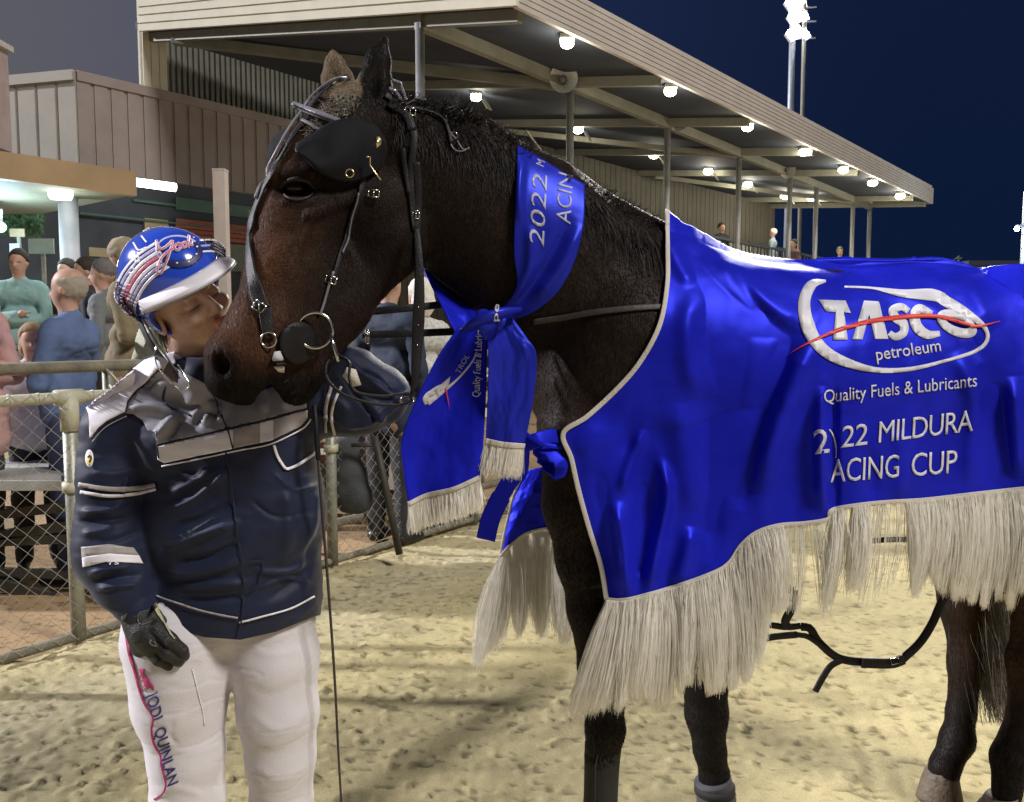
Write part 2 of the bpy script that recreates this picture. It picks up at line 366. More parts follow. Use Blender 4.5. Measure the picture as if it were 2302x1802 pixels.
# ------------------------------------------------------------------ the horse
def build_horse():
    s = SDF((-.85, 1.42, 0), (1.62, 2.86, 2.2), .0062)
    c = s.chain
    # trunk
    c([(1490, 812, 2.17, 256), (1750, 882, 2.26, 272), (2040, 868, 2.38, 256)], .06, 1.2)
    c([(2040, 845, 2.38, 232), (2185, 822, 2.42, 196), (2285, 925, 2.42, 200)], .06, 1.15)
    c([(1370, 648, 2.14, 145), (1490, 652, 2.17, 124), (1640, 716, 2.22, 112)], .06, 1.5)
    c([(1335, 850, 2.12, 150), (1370, 960, 2.14, 140)], .06, .95)
    # neck
    c([(905, 350, 1.93, 112), (1025, 440, 1.98, 156), (1180, 565, 2.05, 196), (1372, 735, 2.13, 238)], .05, 1.75)
    c([(900, 290, 1.94, 70), (1060, 330, 1.99, 62), (1230, 430, 2.07, 66), (1440, 560, 2.15, 75)], .04, 1.6)
    # shoulder and near forearm
    c([(1400, 760, 2.03, 150), (1330, 960, 2.02, 118)], .05, 1.3)
    c([(1322, 985, 2.02, 108), (1306, 1130, 2.03, 84), (1318, 1260, 2.03, 64), (1335, 1370, 2.03, 55), (1350, 1500, 2.03, 46), (1357, 1575, 2.02, 44)], .03, 1)
    c([(1357, 1570, 2.01, 45), (1360, 1640, 2.01, 42), (1353, 1700, 2.02, 35), (1350, 1840, 2.02, 33), (1348, 1885, 2.02, 41), (1330, 1935, 2.0, 34)], .02, 1)
    # far foreleg
    c([(1470, 1060, 2.28, 110), (1540, 1250, 2.27, 78), (1576, 1420, 2.26, 56), (1584, 1520, 2.26, 51)], .04, 1)
    c([(1584, 1520, 2.25, 50), (1588, 1605, 2.25, 46), (1596, 1690, 2.26, 34), (1606, 1740, 2.26, 31), (1612, 1790, 2.26, 37), (1606, 1830, 2.24, 30)], .02, 1)
    # hind legs
    c([(2270, 930, 2.30, 170), (2285, 1130, 2.31, 120), (2340, 1300, 2.33, 66), (2345, 1400, 2.34, 52), (2310, 1480, 2.34, 44)], .05, 1.1)
    c([(2310, 1480, 2.34, 42), (2305, 1600, 2.34, 36), (2272, 1705, 2.33, 40), (2262, 1780, 2.31, 31)], .02, 1)
    c([(2170, 1050, 2.52, 130), (2165, 1230, 2.52, 82), (2166, 1360, 2.51, 47), (2172, 1490, 2.50, 33), (2160, 1600, 2.49, 29)], .04, 1)
    c([(2160, 1600, 2.49, 29), (2152, 1662, 2.48, 35), (2124, 1722, 2.46, 31), (2118, 1750, 2.46, 32)], .02, 1)
    # head
    c([(790, 275, 1.92, 88), (715, 385, 1.87, 96), (668, 505, 1.83, 92), (634, 620, 1.79, 78), (596, 735, 1.76, 78), (566, 800, 1.745, 84)], .03, 1.12)
    c([(566, 800, 1.745, 84), (560, 835, 1.745, 66)], .02, 1.1)
    c([(838, 478, 1.92, 118), (858, 520, 1.92, 104)], .04, 1.45)
    c([(860, 560, 1.92, 72), (760, 690, 1.86, 66), (690, 800, 1.81, 60)], .04, 1.4)
    c([(720, 620, 1.85, 80), (650, 760, 1.80, 74)], .04, 1.15)
    c([(688, 822, 1.80, 50), (666, 860, 1.79, 50)], .02, 1.15)      # chin and lower lip
    c([(505, 800, 1.735, 46), (512, 850, 1.735, 44), (545, 872, 1.745, 36)], .02, 1.0)
    # cheekbone ridge, brow and eye socket, on the near side of the face
    def near(px, py, r, dr=0):
        p = s.surf(px, py); return p + np.array([0, dr, 0])
    def surf(px, py):
        d = ray(px, py); last = None
        ts = np.arange(1.35, 2.4, .003); pts = O + d * (ts / d[1])[:, None]
        ii = ((pts - s.lo) / s.v).round().astype(int); ok = ((ii >= 0) & (ii < s.n)).all(1); pts = pts[ok]; ii = ii[ok]
        v = s.d[ii[:, 0], ii[:, 1], ii[:, 2]]; w = np.argmax(v < 0)
        return pts[w] if v[w] < 0 else P(px, py, 1.8)
    m = .00092
    E = surf(664, 424)
    s.ell(E + (0, .012, 0), (.034, .022, .024), .012, -1)
    s.cap(surf(624, 400), surf(700, 384), .014, .017, .02)
    s.cap(surf(700, 478), surf(650, 600), .008, .006, .02)
    s.cap(surf(640, 545), surf(575, 640), .006, .005, .02)
    s.cap(surf(700, 478), surf(790, 440), .010, .012, .02)
    s.cap(surf(640, 452), surf(690, 452), .006, .006, .01)
    s.ell(surf(718, 330), (.030, .016, .026), .02, -1)
    s.cap(surf(640, 640), surf(700, 560), .022, .022, .03, 1, -1) if False else None
    # nostril: raised wing with a deep comma shaped hollow
    n = surf(505, 822)
    s.ell(surf(512, 800) + (0, .012, 0), (.033, .024, .038), .02)
    n = surf(503, 815); s.ell(n + (-.004, .006, 0), (.017, .022, .024), .008, -1)
    s.cap(P(585, 868, 1.67), P(640, 800, 1.70), .006, .004, .012, 1, -1)
    s.cap(P(603, 898, 1.66), P(604, 898, 1.9), .024, .024, .010, 1, -1)
    s.cap(P(606, 866, 1.66), P(606, 866, 1.9), .007, .007, .008, 1, -1)
    # veins
    for pl in ([(560, 470), (575, 560), (585, 620)], [(585, 620), (625, 605), (655, 625)], [(545, 720), (590, 745), (575, 790)], [(600, 690), (640, 720), (636, 760)]):
        q = [surf(*a) for a in pl]
        for a, b in zip(q[:-1], q[1:]): s.cap(a, b, .0035, .003, .008)
    # ears: cupped
    def ear(pts, hol, sy):
        c(pts, .012, sy)
        (a, b) = hol; pa, ra = PT(*a[:3]); pb, rb = PT(*b[:3]); s.cap(pa, pb, a[3] * ra, b[3] * rb, .006, 1.3, -1)
    ear([(842, 238, 1.92, 36), (842, 190, 1.92, 37), (850, 135, 1.92, 28), (866, 85, 1.92, 8)], [(838, 205, 1.886, 20), (862, 105, 1.89, 9)], 1.25)
    ear([(768, 225, 1.99, 34), (758, 180, 1.99, 35), (752, 140, 1.99, 22), (749, 116, 1.99, 8)], [(752, 200, 1.955, 24), (749, 130, 1.96, 12)], 1.25)
    V, Fc = s.extract(2)
    N = normals(V, Fc)
    V = V + N * (fbm(V * 14, 3, 3) * .0016 + fbm(V * 45, 5, 2) * .0003)[:, None]
    # coat: dark bay, brown face front partly painted-in key light, black points
    q = proj(V); brown = np.array([.125, .058, .033]); dark = np.array([.014, .0100, .0085]); black = np.array([.010, .009, .009]); mid = np.array([.028, .016, .011])
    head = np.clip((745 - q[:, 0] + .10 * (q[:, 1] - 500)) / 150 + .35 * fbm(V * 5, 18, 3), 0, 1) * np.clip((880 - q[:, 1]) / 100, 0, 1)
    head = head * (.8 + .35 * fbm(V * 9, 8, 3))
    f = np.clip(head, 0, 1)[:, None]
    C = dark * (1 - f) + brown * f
    b = np.clip(.5 + .9 * fbm(V * 3, 9, 3), 0, 1)[:, None] * (1 - f) * .5; C = C * (1 - b) + mid * b
    mz = np.clip((1.36 - V[:, 2]) / .05 + fbm(V * 20, 2, 2) * .4, 0, 1) * (q[:, 0] < 760) * (V[:, 1] < 1.95)
    mz = np.maximum(mz, np.clip(1.4 - np.hypot((q[:, 0] - 503) / 52, (q[:, 1] - 822) / 55), 0, 1) * (V[:, 1] < 1.9))
    lg = np.clip((.75 - V[:, 2]) / .2, 0, 1) * (q[:, 0] < 1700); lg = np.maximum(lg, np.clip((.5 - V[:, 2]) / .3, 0, 1) * .6)
    eye = np.clip(1.5 - np.hypot((q[:, 0] - 674) / 52, (q[:, 1] - 420) / 32), 0, 1)  # shading round the eye, painted dark into the coat
    k = np.maximum(np.maximum(mz, lg), eye)[:, None] * .92
    C = C * (1 - k) + black * k
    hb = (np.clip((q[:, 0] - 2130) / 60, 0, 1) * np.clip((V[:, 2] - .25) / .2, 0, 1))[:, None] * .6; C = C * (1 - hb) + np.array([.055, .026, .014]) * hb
    ne = ((q[:, 1] < 250) & (q[:, 0] > 800) & (q[:, 0] < 890))[:, None] * .85; C = C * (1 - ne) + black * ne
    earin = ((N[:, 1] < 0) & (q[:, 1] < 215) & (q[:, 0] < 812) & (q[:, 0] > 700))[:, None] * .8; C = C * (1 - earin) + np.array([.25, .19, .13]) * earin
    return V, Fc, C
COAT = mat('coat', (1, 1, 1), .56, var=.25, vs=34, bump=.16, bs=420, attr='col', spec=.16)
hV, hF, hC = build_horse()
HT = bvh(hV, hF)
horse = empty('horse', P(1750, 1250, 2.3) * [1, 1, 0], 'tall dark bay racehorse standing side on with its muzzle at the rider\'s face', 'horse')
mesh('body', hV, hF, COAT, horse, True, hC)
M_eye = mat('eye_gloss', (.020, .012, .008), .22, var=.1, spec=.4)
ep, en = hit(HT, 664, 424, 1.75)
MB().ball(ep + (-.002, -.003, 0), (.024, .017, .016), 24).build('eye', M_eye, horse, True)
c_ = spline([(634, 432), (648, 444), (668, 449), (692, 444), (704, 434)], 20); q_ = [hit(HT, *v, 1.78)[0] for v in c_]; MB().tube([v + (0, -.003, 0) for v in q_], [(.0014) + .0018 * math.sin(math.pi * i / 19) for i in range(20)], 8).build('eyelid', mat('eyelid_skin', (.022, .015, .013), .6, bump=.3, bs=200), horse, True)
c_ = spline([(630, 424), (644, 408), (668, 402), (692, 408), (708, 424)], 20); q_ = [hit(HT, *v, 1.78)[0] for v in c_]; MB().tube([v + (0, -.002, 0) for v in q_], [.002 + .003 * math.sin(math.pi * i / 19) for i in range(20)], 8).build('eyelid', mat('eyelid_skin', (.020, .013, .010), .6, bump=.3, bs=200), horse, True)
M_hoof = mat('hoof_horn', (.13, .10, .07), .6, var=.3, vs=30, bump=.5, bs=80)
def hoof(px, py, Y, gpx, w=.060, hgt=.075):
    p = P(px, py, Y); g = P(gpx, 1900, Y); base = np.array([g[0], Y, 0.0]); mb = MB(); V = []; n = 24; k = 7
    for i in range(k):
        t = i / (k - 1); c = base * (1 - t) + np.array([p[0], p[1], hgt]) * t
        r = w * (1 - .32 * t)
        for j in range(n):
            a = 2 * math.pi * j / n; x = math.cos(a) * r * (1.12 if math.cos(a) < 0 else .92)
            V.append((c[0] + x, c[1] + math.sin(a) * r * .95, max(.002, c[2] + (t > .8) * .012 * math.cos(a))))
    Fc = [(i * n + j, i * n + (j + 1) % n, (i + 1) * n + (j + 1) % n, (i + 1) * n + j) for i in range(k - 1) for j in range(n)] + [tuple(range(n))[::-1], tuple(range((k - 1) * n, k * n))]
    mb.add(V, Fc).build('hoof', M_hoof, horse, True)
hoof(2118, 1745, 2.46, 2112, .066, .10)
hoof(2255, 1800, 2.31, 2230, .066, .10)
hoof(1325, 1950, 2.0, 1312, .062, .09)
hoof(1604, 1850, 2.24, 1596, .062, .09)
# mane and tail
M_hair = mat('mane_hair', (.010, .008, .008), .55, var=.3, vs=20, col2=(.022, .017, .015), spec=.15)
M_tail = mat('tail_hair', (.10, .085, .07), .5, var=.4, vs=30, col2=(.17, .15, .12), spec=.2)
R_, T_ = [], []
crest = spline([(880, 222, 1.93), (960, 248, 1.95), (1030, 262, 1.97), (1100, 295, 2.0), (1180, 345, 2.03), (1260, 400, 2.07), (1340, 440, 2.1), (1430, 492, 2.14), (1488, 520, 2.16)], 600)
for i, c_ in enumerate(crest):
    if 1185 < c_[0] < 1292: continue
    for j in range(11):
        a = c_ + np.array([RNG.normal(0, 5), RNG.uniform(-2, 26), RNG.uniform(-.05, .05)]); L = RNG.uniform(12, 34) * (1.7 if 960 < c_[0] < 1050 else 1)
        R_.append(P(*a)); T_.append(P(a[0] + RNG.normal(14, 12), a[1] - L * RNG.uniform(.2, .9), a[2] + RNG.normal(0, .03)))
strands('mane', R_, T_, M_hair, horse, .0016, 5, .008, 3)
R_, T_ = [], []
for j in range(2200):   # near side mane lying on the neck
    c_ = crest[RNG.integers(0, 600)]; a = c_ + np.array([0, RNG.uniform(4, 30), -.03]); dy = RNG.uniform(30, 110)
    p1, n1 = hit(HT, a[0], a[1] + 6, a[2]); p2, n2 = hit(HT, a[0] + RNG.uniform(0, 30), a[1] + dy, a[2]); R_.append(p1 + n1 * .003); T_.append(p2 + n2 * .006)
strands('mane', R_, T_, M_hair, horse, .0013, 5, .003, 4)
R_, T_, B_ = [], [], []
for j in range(2600):
    u = RNG.uniform(0, 1) ** .8; a = P(2350 + RNG.normal(0, 14), 1000, 2.52 + RNG.normal(0, .015)); e_ = RNG.uniform(.55, 1)
    t = P(2262 + RNG.normal(0, 30) - 10 * u, 1130 + 500 * e_, 2.50 + RNG.normal(0, .03)); R_.append(a); T_.append(t); B_.append((-.10 - .02 * RNG.normal(), 0, .02))
strands('tail', R_, T_, M_tail, horse, .0022, 8, .006, 5, B_)
for x0, x1 in ((622, 715),):   # whiskers of the chin
    R_, T_ = [], []
    for j in range(26):
        p, n = hit(HT, RNG.uniform(x0, x1), RNG.uniform(847, 893))
        if p is None or p[1] > 1.9: continue
        R_.append(p); T_.append(p + n * .012 + np.array([RNG.normal(0, .006), 0, -RNG.uniform(.002, .010)]))
    strands('whiskers', R_, T_, M_hair, horse, .0007, 3, .002, 6)
# forelock, plaited and tufted between the ears
R_, T_ = [], []
for j in range(500):
    u = RNG.uniform(); a = P(815 - 95 * u + RNG.normal(0, 8), 200 + 75 * u, 1.83); p, n = hit(HT, 790 - 85 * u + RNG.normal(0, 10), 215 + 80 * u + RNG.normal(0, 10), 1.82)
    R_.append(p + n * .002); T_.append(p + n * .010 + np.array([-.02 * RNG.uniform(), 0, RNG.normal(-.015, .01)]))
strands('forelock', R_, T_, M_tail, horse, .0016, 4, .008, 8)

# short coat hair over the visible surface, combed down and back
hN = normals(hV, hF); hA = np.linalg.norm(np.cross(hV[hF[:, 2]] - hV[hF[:, 0]], hV[hF[:, 3]] - hV[hF[:, 1]]), axis=1)
hq = proj(hV[hF].mean(1)); vis = (hN[hF].mean(1) @ FW < .25) & (hq[:, 0] < 2330)
rugc = (hq[:, 0] > 1500) & (hq[:, 1] < 1080); wgt = hA * vis * np.where(rugc, 0, 1) * np.where((hq[:, 0] < 960) & (hq[:, 1] < 920), 2.6, 1)
fi = RNG.choice(len(hF), 150000, p=wgt / wgt.sum()); wb = RNG.dirichlet([1, 1, 1, 1], len(fi)); rt = (hV[hF[fi]] * wb[..., None]).sum(1); nn_ = (hN[hF[fi]] * wb[..., None]).sum(1); cc_ = (hC[hF[fi]] * wb[..., None]).sum(1)
nn_ /= np.linalg.norm(nn_, axis=1)[:, None]; pq = proj(rt); flow = np.where((pq[:, :1] < 960) & (pq[:, 1:] < 920), [[-.25, 0, -1.]], [[.35, 0, -1.]]) + .55 * np.stack([noise(rt * 7, 1), noise(rt * 7, 2), noise(rt * 7, 3)], -1) + RNG.normal(0, .16, rt.shape)
flow = flow - nn_ * (flow * nn_).sum(1)[:, None]; flow /= np.linalg.norm(flow, axis=1)[:, None]; ln_ = RNG.uniform(.006, .012, (len(rt), 1)); sd_ = np.cross(flow, nn_); w2 = RNG.uniform(.0004, .0007, (len(rt), 1))
a_ = rt - nn_ * .0003; m_ = rt + flow * ln_ * .5 + nn_ * .0014; e_ = rt + flow * ln_ + nn_ * .0016
Vc = np.stack([a_ - sd_ * w2, a_ + sd_ * w2, m_ - sd_ * w2, m_ + sd_ * w2, e_], 1).reshape(-1, 3); b5 = np.arange(len(rt)) * 5
F5 = [tuple(t) for t in np.stack([b5, b5 + 1, b5 + 3, b5 + 2], 1).tolist()] + [tuple(t) for t in np.stack([b5 + 2, b5 + 3, b5 + 4], 1).tolist()]
COATH = mat('coat_hair', (1, .96, .92), .6, var=.25, vs=34, attr='col', spec=.06)
mesh('coat_hair', Vc, F5, COATH, horse, True, np.repeat(cc_ * RNG.uniform(.7, 1.5, (len(rt), 1)), 5, 0))['kind'] = 'stuff'
# ------------------------------------------------------------------ the winner's rug
M_satin = mat('blue_satin', (.012, .016, .50), .40, metal=.25, var=.12, vs=6, bump=.08, bs=900, spec=.2, col2=(.016, .022, .56), tint=(.16, .24, 1))
M_trim = mat('cream_binding', (.60, .56, .50), .7, var=.08, bump=.3, bs=300)
M_fringe = mat('cream_fringe', (.92, .89, .80), .45, var=.04, vs=40, col2=(.96, .94, .88), transl=.5)
M_print = mat('silver_white_print', (.66, .66, .72), .45, var=.05)
M_red = mat('red_print', (.70, .05, .04), .5, var=.05)
def ridge(q, pl, w, n=60):
    c = spline(pl, n); d = np.full(q.shape[:-1], 1e9)
    t = np.zeros(q.shape[:-1])
    for i, p in enumerate(c[:-1]):
        e = c[i + 1] - p; h = np.clip(((q - p) @ e) / (e @ e), 0, 1); r = np.linalg.norm(q - p - h[..., None] * e, axis=-1)
        b = r < d; d = np.where(b, r, d); t = np.where(b, (i + h) / n, t)
    return np.exp(-(d / w) ** 2) * np.clip(np.sin(np.pi * np.clip(t, .02, .98)) * 1.6, 0, 1)
NU, NV = 300, 190
top = [(1499, 507), (1560, 522), (1610, 545), (1660, 562), (1720, 578), (1800, 583), (1900, 578), (2000, 580), (2100, 577), (2160, 588), (2230, 618), (2300, 665), (2440, 800)]
bot = [(1363, 1346), (1400, 1348), (1450, 1337), (1540, 1310), (1610, 1283), (1640, 1262), (1665, 1225), (1700, 1196), (1750, 1180), (1810, 1175), (1860, 1166), (1868, 1146), (1930, 1134), (2000, 1127), (2080, 1122), (2200, 1108), (2302, 1097), (2440, 1085)]
lef = [(1499, 507), (1500, 560), (1499, 640), (1482, 730), (1440, 810), (1390, 870), (1320, 935), (1266, 973), (1284, 1030), (1300, 1100), (1325, 1190), (1350, 1270), (1363, 1346)]
rig = [(2440, 800), (2440, 900), (2440, 1085)]
S2 = coons(top, bot, lef, rig, NU, NV)
def ymid(x): return np.interp(x, [1200, 1500, 1750, 2050, 2300, 2500], [2.12, 2.17, 2.25, 2.37, 2.42, 2.45])
Yg = np.zeros((NV, NU))
for i in range(NU):
    for j in range(0, NV):
        x, y = S2[j, i]; p, n = hit(HT, x, y)
        Yg[j, i] = p[1] if p is not None and p[1] < ymid(x) + .06 else (ymid(x) if y < 800 else 9)
BODYY = Yg.copy(); Yg = np.minimum.accumulate(Yg, axis=0)
# below the widest part the cloth hangs almost straight, easing in a little
Yg = blur(blur(Yg, 14, 0), 16, 1)
Yg[0] = np.array([ymid(x) for x in S2[0, :, 0]]); Yg[1] = .6 * Yg[0] + .4 * Yg[1]
fold = np.zeros((NV, NU))
q = S2
for pl, w, a in [
    ([(1590, 545), (1680, 640), (1760, 700), (1830, 735)], 26, .016), ([(1640, 590), (1700, 680), (1740, 720)], 16, -.010),
    ([(1540, 560), (1610, 660), (1700, 730), (1790, 745)], 22, -.010), ([(1835, 740), (1790, 850), (1740, 980), (1700, 1110)], 30, .022),
    ([(1790, 730), (1750, 830), (1700, 960), (1660, 1150)], 26, -.018), ([(1560, 640), (1545, 760), (1560, 900)], 24, .012), ([(1600, 640), (1605, 760), (1630, 880)], 18, -.008),
    ([(1450, 960), (1420, 1030), (1395, 1110)], 13, .014), ([(1380, 1120), (1400, 1230), (1410, 1345)], 18, .022), ([(1340, 1050), (1360, 1160), (1380, 1300)], 18, -.008),
    ([(1480, 1020), (1500, 1110), (1480, 1220), (1455, 1345)], 15, .024), ([(1450, 1080), (1440, 1180), (1435, 1300)], 16, -.018), ([(1560, 1180), (1540, 1260), (1520, 1320)], 20, .016),
    ([(1640, 880), (1620, 1000), (1600, 1150), (1590, 1270)], 34, -.016), ([(1530, 900), (1540, 1020), (1560, 1150)], 34, .014),
    ([(1850, 860), (1845, 980), (1850, 1160)], 17, .022), ([(1876, 860), (1874, 980), (1876, 1150)], 10, -.020),
    ([(1930, 585), (2000, 640), (2080, 680), (2200, 740)], 26, .012), ([(2100, 580), (2180, 640), (2240, 740)], 26, .014), ([(2060, 620), (2140, 700), (2200, 820)], 26, -.010),
    ([(2150, 780), (2190, 900), (2180, 1100)], 24, .016), ([(2230, 850), (2240, 980), (2250, 1095)], 22, -.016), ([(2280, 840), (2285, 980), (2290, 1080)], 20, .018),
    ([(2020, 960), (2030, 1050), (2020, 1120)], 20, .010), ([(1950, 1000), (1960, 1060), (1960, 1125)], 18, -.009), ([(1500, 520), (1530, 600), (1560, 640)], 18, .010), ([(1860, 580), (1900, 640), (1920, 720)], 30, -.008)]:
    fold += 1.25 * a * ridge(q, pl, w)
P3 = np.concatenate([q / 150., np.zeros((NV, NU, 1))], -1)
fold += fbm(P3 * [1.1, .35, 1], 21, 3) * .011 * np.clip(np.arange(NV) / 60, 0, 1)[:, None]
fold += fbm(P3 * [.6, .6, 1] + 5, 31, 3) * .006 * np.clip(np.arange(NV) / 20, 0, 1)[:, None]
Yg = np.minimum(Yg, blur(blur(np.where(BODYY > 3, 3, BODYY), 2, 0), 2, 1) - .002)
Yg = Yg - .016 - np.maximum(fold, -.010) * np.clip(np.arange(NV) / 8, 0, 1)[:, None]
NEAR = np.zeros((NV, NU, 3))
for i in range(NU):
    for j in range(NV): NEAR[j, i] = P(S2[j, i, 0], S2[j, i, 1], Yg[j, i])
K = 70
for i in range(NU):
    xx = NEAR[0, i, 0]; w_ = np.abs(hV[:, 0] - xx) < .012; zt = hV[w_ & (hV[:, 2] > 1.2)]
    if len(zt): zb = zt[zt[:, 2].argmax()]; NEAR[0, i, 2] = max(NEAR[0, i, 2], zb[2] + .012); NEAR[1, i, 2] = max(NEAR[1, i, 2], zb[2] + .009)
ym = ymid(S2[0, :, 0])[None]; FAR = NEAR[:K].copy(); FAR[..., 1] = 2 * NEAR[0, :, 1][None] - NEAR[:K, :, 1]; FAR[..., 2] -= .004; FAR = FAR[1:][::-1]
ALL = np.concatenate([FAR, NEAR], 0); Fr = gridf(len(ALL), NU)
rug = empty('horse_rug', P(1900, 1250, 2.2) * [1, 1, 0], 'glossy royal blue presentation rug with white lettering draped over the horse\'s back', 'horse rug')
ro = mesh('rug_cloth', ALL.reshape(-1, 3), Fr, M_satin, rug, True)
sm = ro.modifiers.new('s', 'SOLIDIFY'); sm.thickness = .002; sm.offset = -1
RT_ = bvh(NEAR.reshape(-1, 3), gridf(NV, NU))
def edge_trim(name, pts, nr, w, parent, m=M_trim): return MB().ribbon(pts, nr, w, .003).build(name, m, parent, True)
ed = NEAR[:, 0]; edge_trim('edge_binding', [p + (0, -.002, 0) for p in ed], [(0.15, -1, 0)] * NV, .011, rug)
hm = NEAR[-1]; edge_trim('hem_binding', [p + (0, -.002, 0) for p in hm], [(0, -1, 0)] * NU, .010, rug)
# fringe of the near hem
R_, T_, B_ = [], [], []
fr = np.random.default_rng(5)
LK = [1350.]
while LK[-1] < 2460: LK.append(LK[-1] + fr.uniform(9, 48) * (1 if LK[-1] > 1700 else .9))
LK = np.array(LK); LKs = fr.uniform(.0, .62, len(LK)); LKl = fr.normal(0, 12, len(LK)); LKd = fr.normal(0, 9, len(LK))
GAP = {int(k_) for k_ in range(len(LK)) if (1720 < LK[k_] < 2160 and fr.random() < .28) or (1400 < LK[k_] < 1530 and fr.random() < .16)}
tipx = [1363, 1375, 1400, 1440, 1480, 1530, 1570, 1620, 1660, 1690, 1720, 1760, 1800, 1860, 1870, 1920, 1980, 2060, 2100, 2160, 2230, 2302, 2440]
tipy = [1590, 1625, 1610, 1570, 1580, 1555, 1560, 1550, 1535, 1470, 1380, 1380, 1395, 1390, 1330, 1345, 1345, 1325, 1310, 1355, 1350, 1345, 1340]
for n_ in range(30000):
    x = fr.uniform(1363, 2420); i = np.interp(x, hm_x := S2[-1, :, 0], np.arange(NU)); i0 = int(i); i1 = min(NU - 1, i0 + 1); u = i - i0
    a = hm[i0] * (1 - u) + hm[i1] * u; t, ps = proj(a), 0
    cl = math.sin(x * .155) + .7 * math.sin(x * .061 + 1) + .6 * math.sin(x * .31 + 2)     # locks
    kk = int(np.argmin(np.abs(LK - x - fr.normal(0, 3)))); pull = LKs[kk] * (1 if x > 1700 or x < 1540 else .5) * (1.15 if 1780 < x < 2140 else 1)
    if kk in GAP and fr.random() < .96: continue
    if fr.random() < .06: pull = fr.uniform(-1, 1)
    if 1250 < x < 1700 or fr.random() < .62 or x > 2140:
        sway = -70 * np.exp(-((x - 1363) / 34) ** 2) - 26 * np.exp(-((x - 1440) / 60) ** 2) + (18 if 1560 < x < 1720 else -14 if x > 1860 else 0)
        tx = x + sway + (LK[kk] - x) * pull + LKd[kk] + fr.normal(0, 2.0); ty = np.interp(x, tipx, tipy) + fr.normal(0, 6) + LKl[kk] - abs(fr.normal(0, 12)) - (28 * fr.random() if fr.random() < .2 else 0)
        R_.append(a + (0, fr.normal(0, .004), 0)); T_.append(P(tx, ty, a[1] - .015 + fr.normal(0, .018))); B_.append((fr.normal(0, .006), fr.normal(-.01, .01), 0))
strands('fringe', R_, T_, M_fringe, rug, .0013, 7, .0016, 9, B_, .35)
# printing on the rug, laid into the cloth and following its folds
def prt(name, V2, Fc, m=M_print, off=.0022): return drape(name, V2, Fc, RT_, m, rug, off, 14, .0008, 2.1)
def ring(outer, inner): 
    n = len(outer); return outer + inner, [(i, (i + 1) % n, n + (i + 1) % n, n + i) for i in range(n)]
def swoosh(pl, w, n=40): return strip_px(pl, w, n)
ov = spline([(1856, 632), (1825, 640), (1808, 675), (1812, 720), (1835, 770), (1880, 805), (1960, 830), (2040, 830), (2120, 812), (2190, 790), (2218, 765), (2212, 735), (2175, 705), (2130, 680), (2100, 664), (2030, 660), (1960, 648), (1898, 645)], 110)
w_ = np.interp(np.linspace(0, 1, 110), [0, .04, .14, .25, .33, .5, .64, .74, .80, .88, .93, 1], [5, 24, 31, 22, 12, 7, 9, 24, 27, 14, 5, 4])
prt('oval_print', *strip_px(ov, w_, 110))
arch = lambda Q: Q + np.stack([0 * Q[:, 0], 0 * Q[:, 0]], 1)
def glyph(segs, w): 
    for pl in segs: prt('letter_print', *strip_px(pl, w, max(8, len(pl) * 6)))
prt('letter_print', *poly([(1840, 674), (1900, 676), (1912, 704), (1897, 702), (1905, 764), (1872, 764), (1878, 702), (1856, 700)]))
prt('letter_print', *poly([(1915, 763), (1942, 676), (1975, 678), (1996, 762), (1966, 762), (1953, 706), (1938, 763)]))
prt('letter_print', *strip_px([(2042, 700), (2025, 690), (2006, 698), (2014, 716), (2030, 727), (2030, 748), (2012, 757), (1998, 748)], [14, 17, 19, 20, 20, 19, 17, 13], 36))
prt('letter_print', *strip_px([(2094, 706), (2066, 694), (2055, 712), (2062, 736), (2084, 752), (2112, 750)], [14, 20, 24, 24, 20, 12], 32))
o_ = [(2150 + 44 * math.cos(a) * 1 + 10 * math.sin(a), 728 + 31 * math.sin(a) + 8 * math.cos(a)) for a in np.linspace(0, 2 * math.pi, 40, endpoint=False)]
i_ = [(2152 + 26 * math.cos(a) + 6 * math.sin(a), 726 + 11 * math.sin(a) + 6 * math.cos(a)) for a in np.linspace(0, 2 * math.pi, 40, endpoint=False)]
prt('letter_print', *ring(o_, i_))
prt('red_stroke', *strip_px([(1776, 795), (1830, 765), (1890, 740), (1960, 722), (2040, 712), (2110, 712), (2170, 728), (2200, 733), (2246, 722)], [1, 5, 9, 10, 10, 9, 8, 7, 1], 60), M_red, .0045)
prt('lettering', *text_px('petroleum', 1970, 810, 2115, 789, 28, 0, .004))
prt('lettering', *text_px('Quality Fuels & Lubricants', 1853, 905, 2196, 868, 29, .12, 0))
prt('lettering', *text_px('2', 1833, 1020, 1864, 1016, 54, .05, .006))
prt('lettering', *text_px(')', 1873, 1013, 1884, 1010, 50, .05, .0))
prt('lettering', *text_px('22', 1890, 1006, 1952, 998, 48, .22, 0, .93)); prt('lettering', *text_px('MILDURA', 1974, 995, 2186, 968, 48, .22, 0, .93))
prt('lettering', *text_px('ACING', 1866, 1084, 2024, 1072, 52, .16, 0, .97)); prt('lettering', *text_px('CUP', 2050, 1070, 2154, 1062, 52, .16, 0, .97))
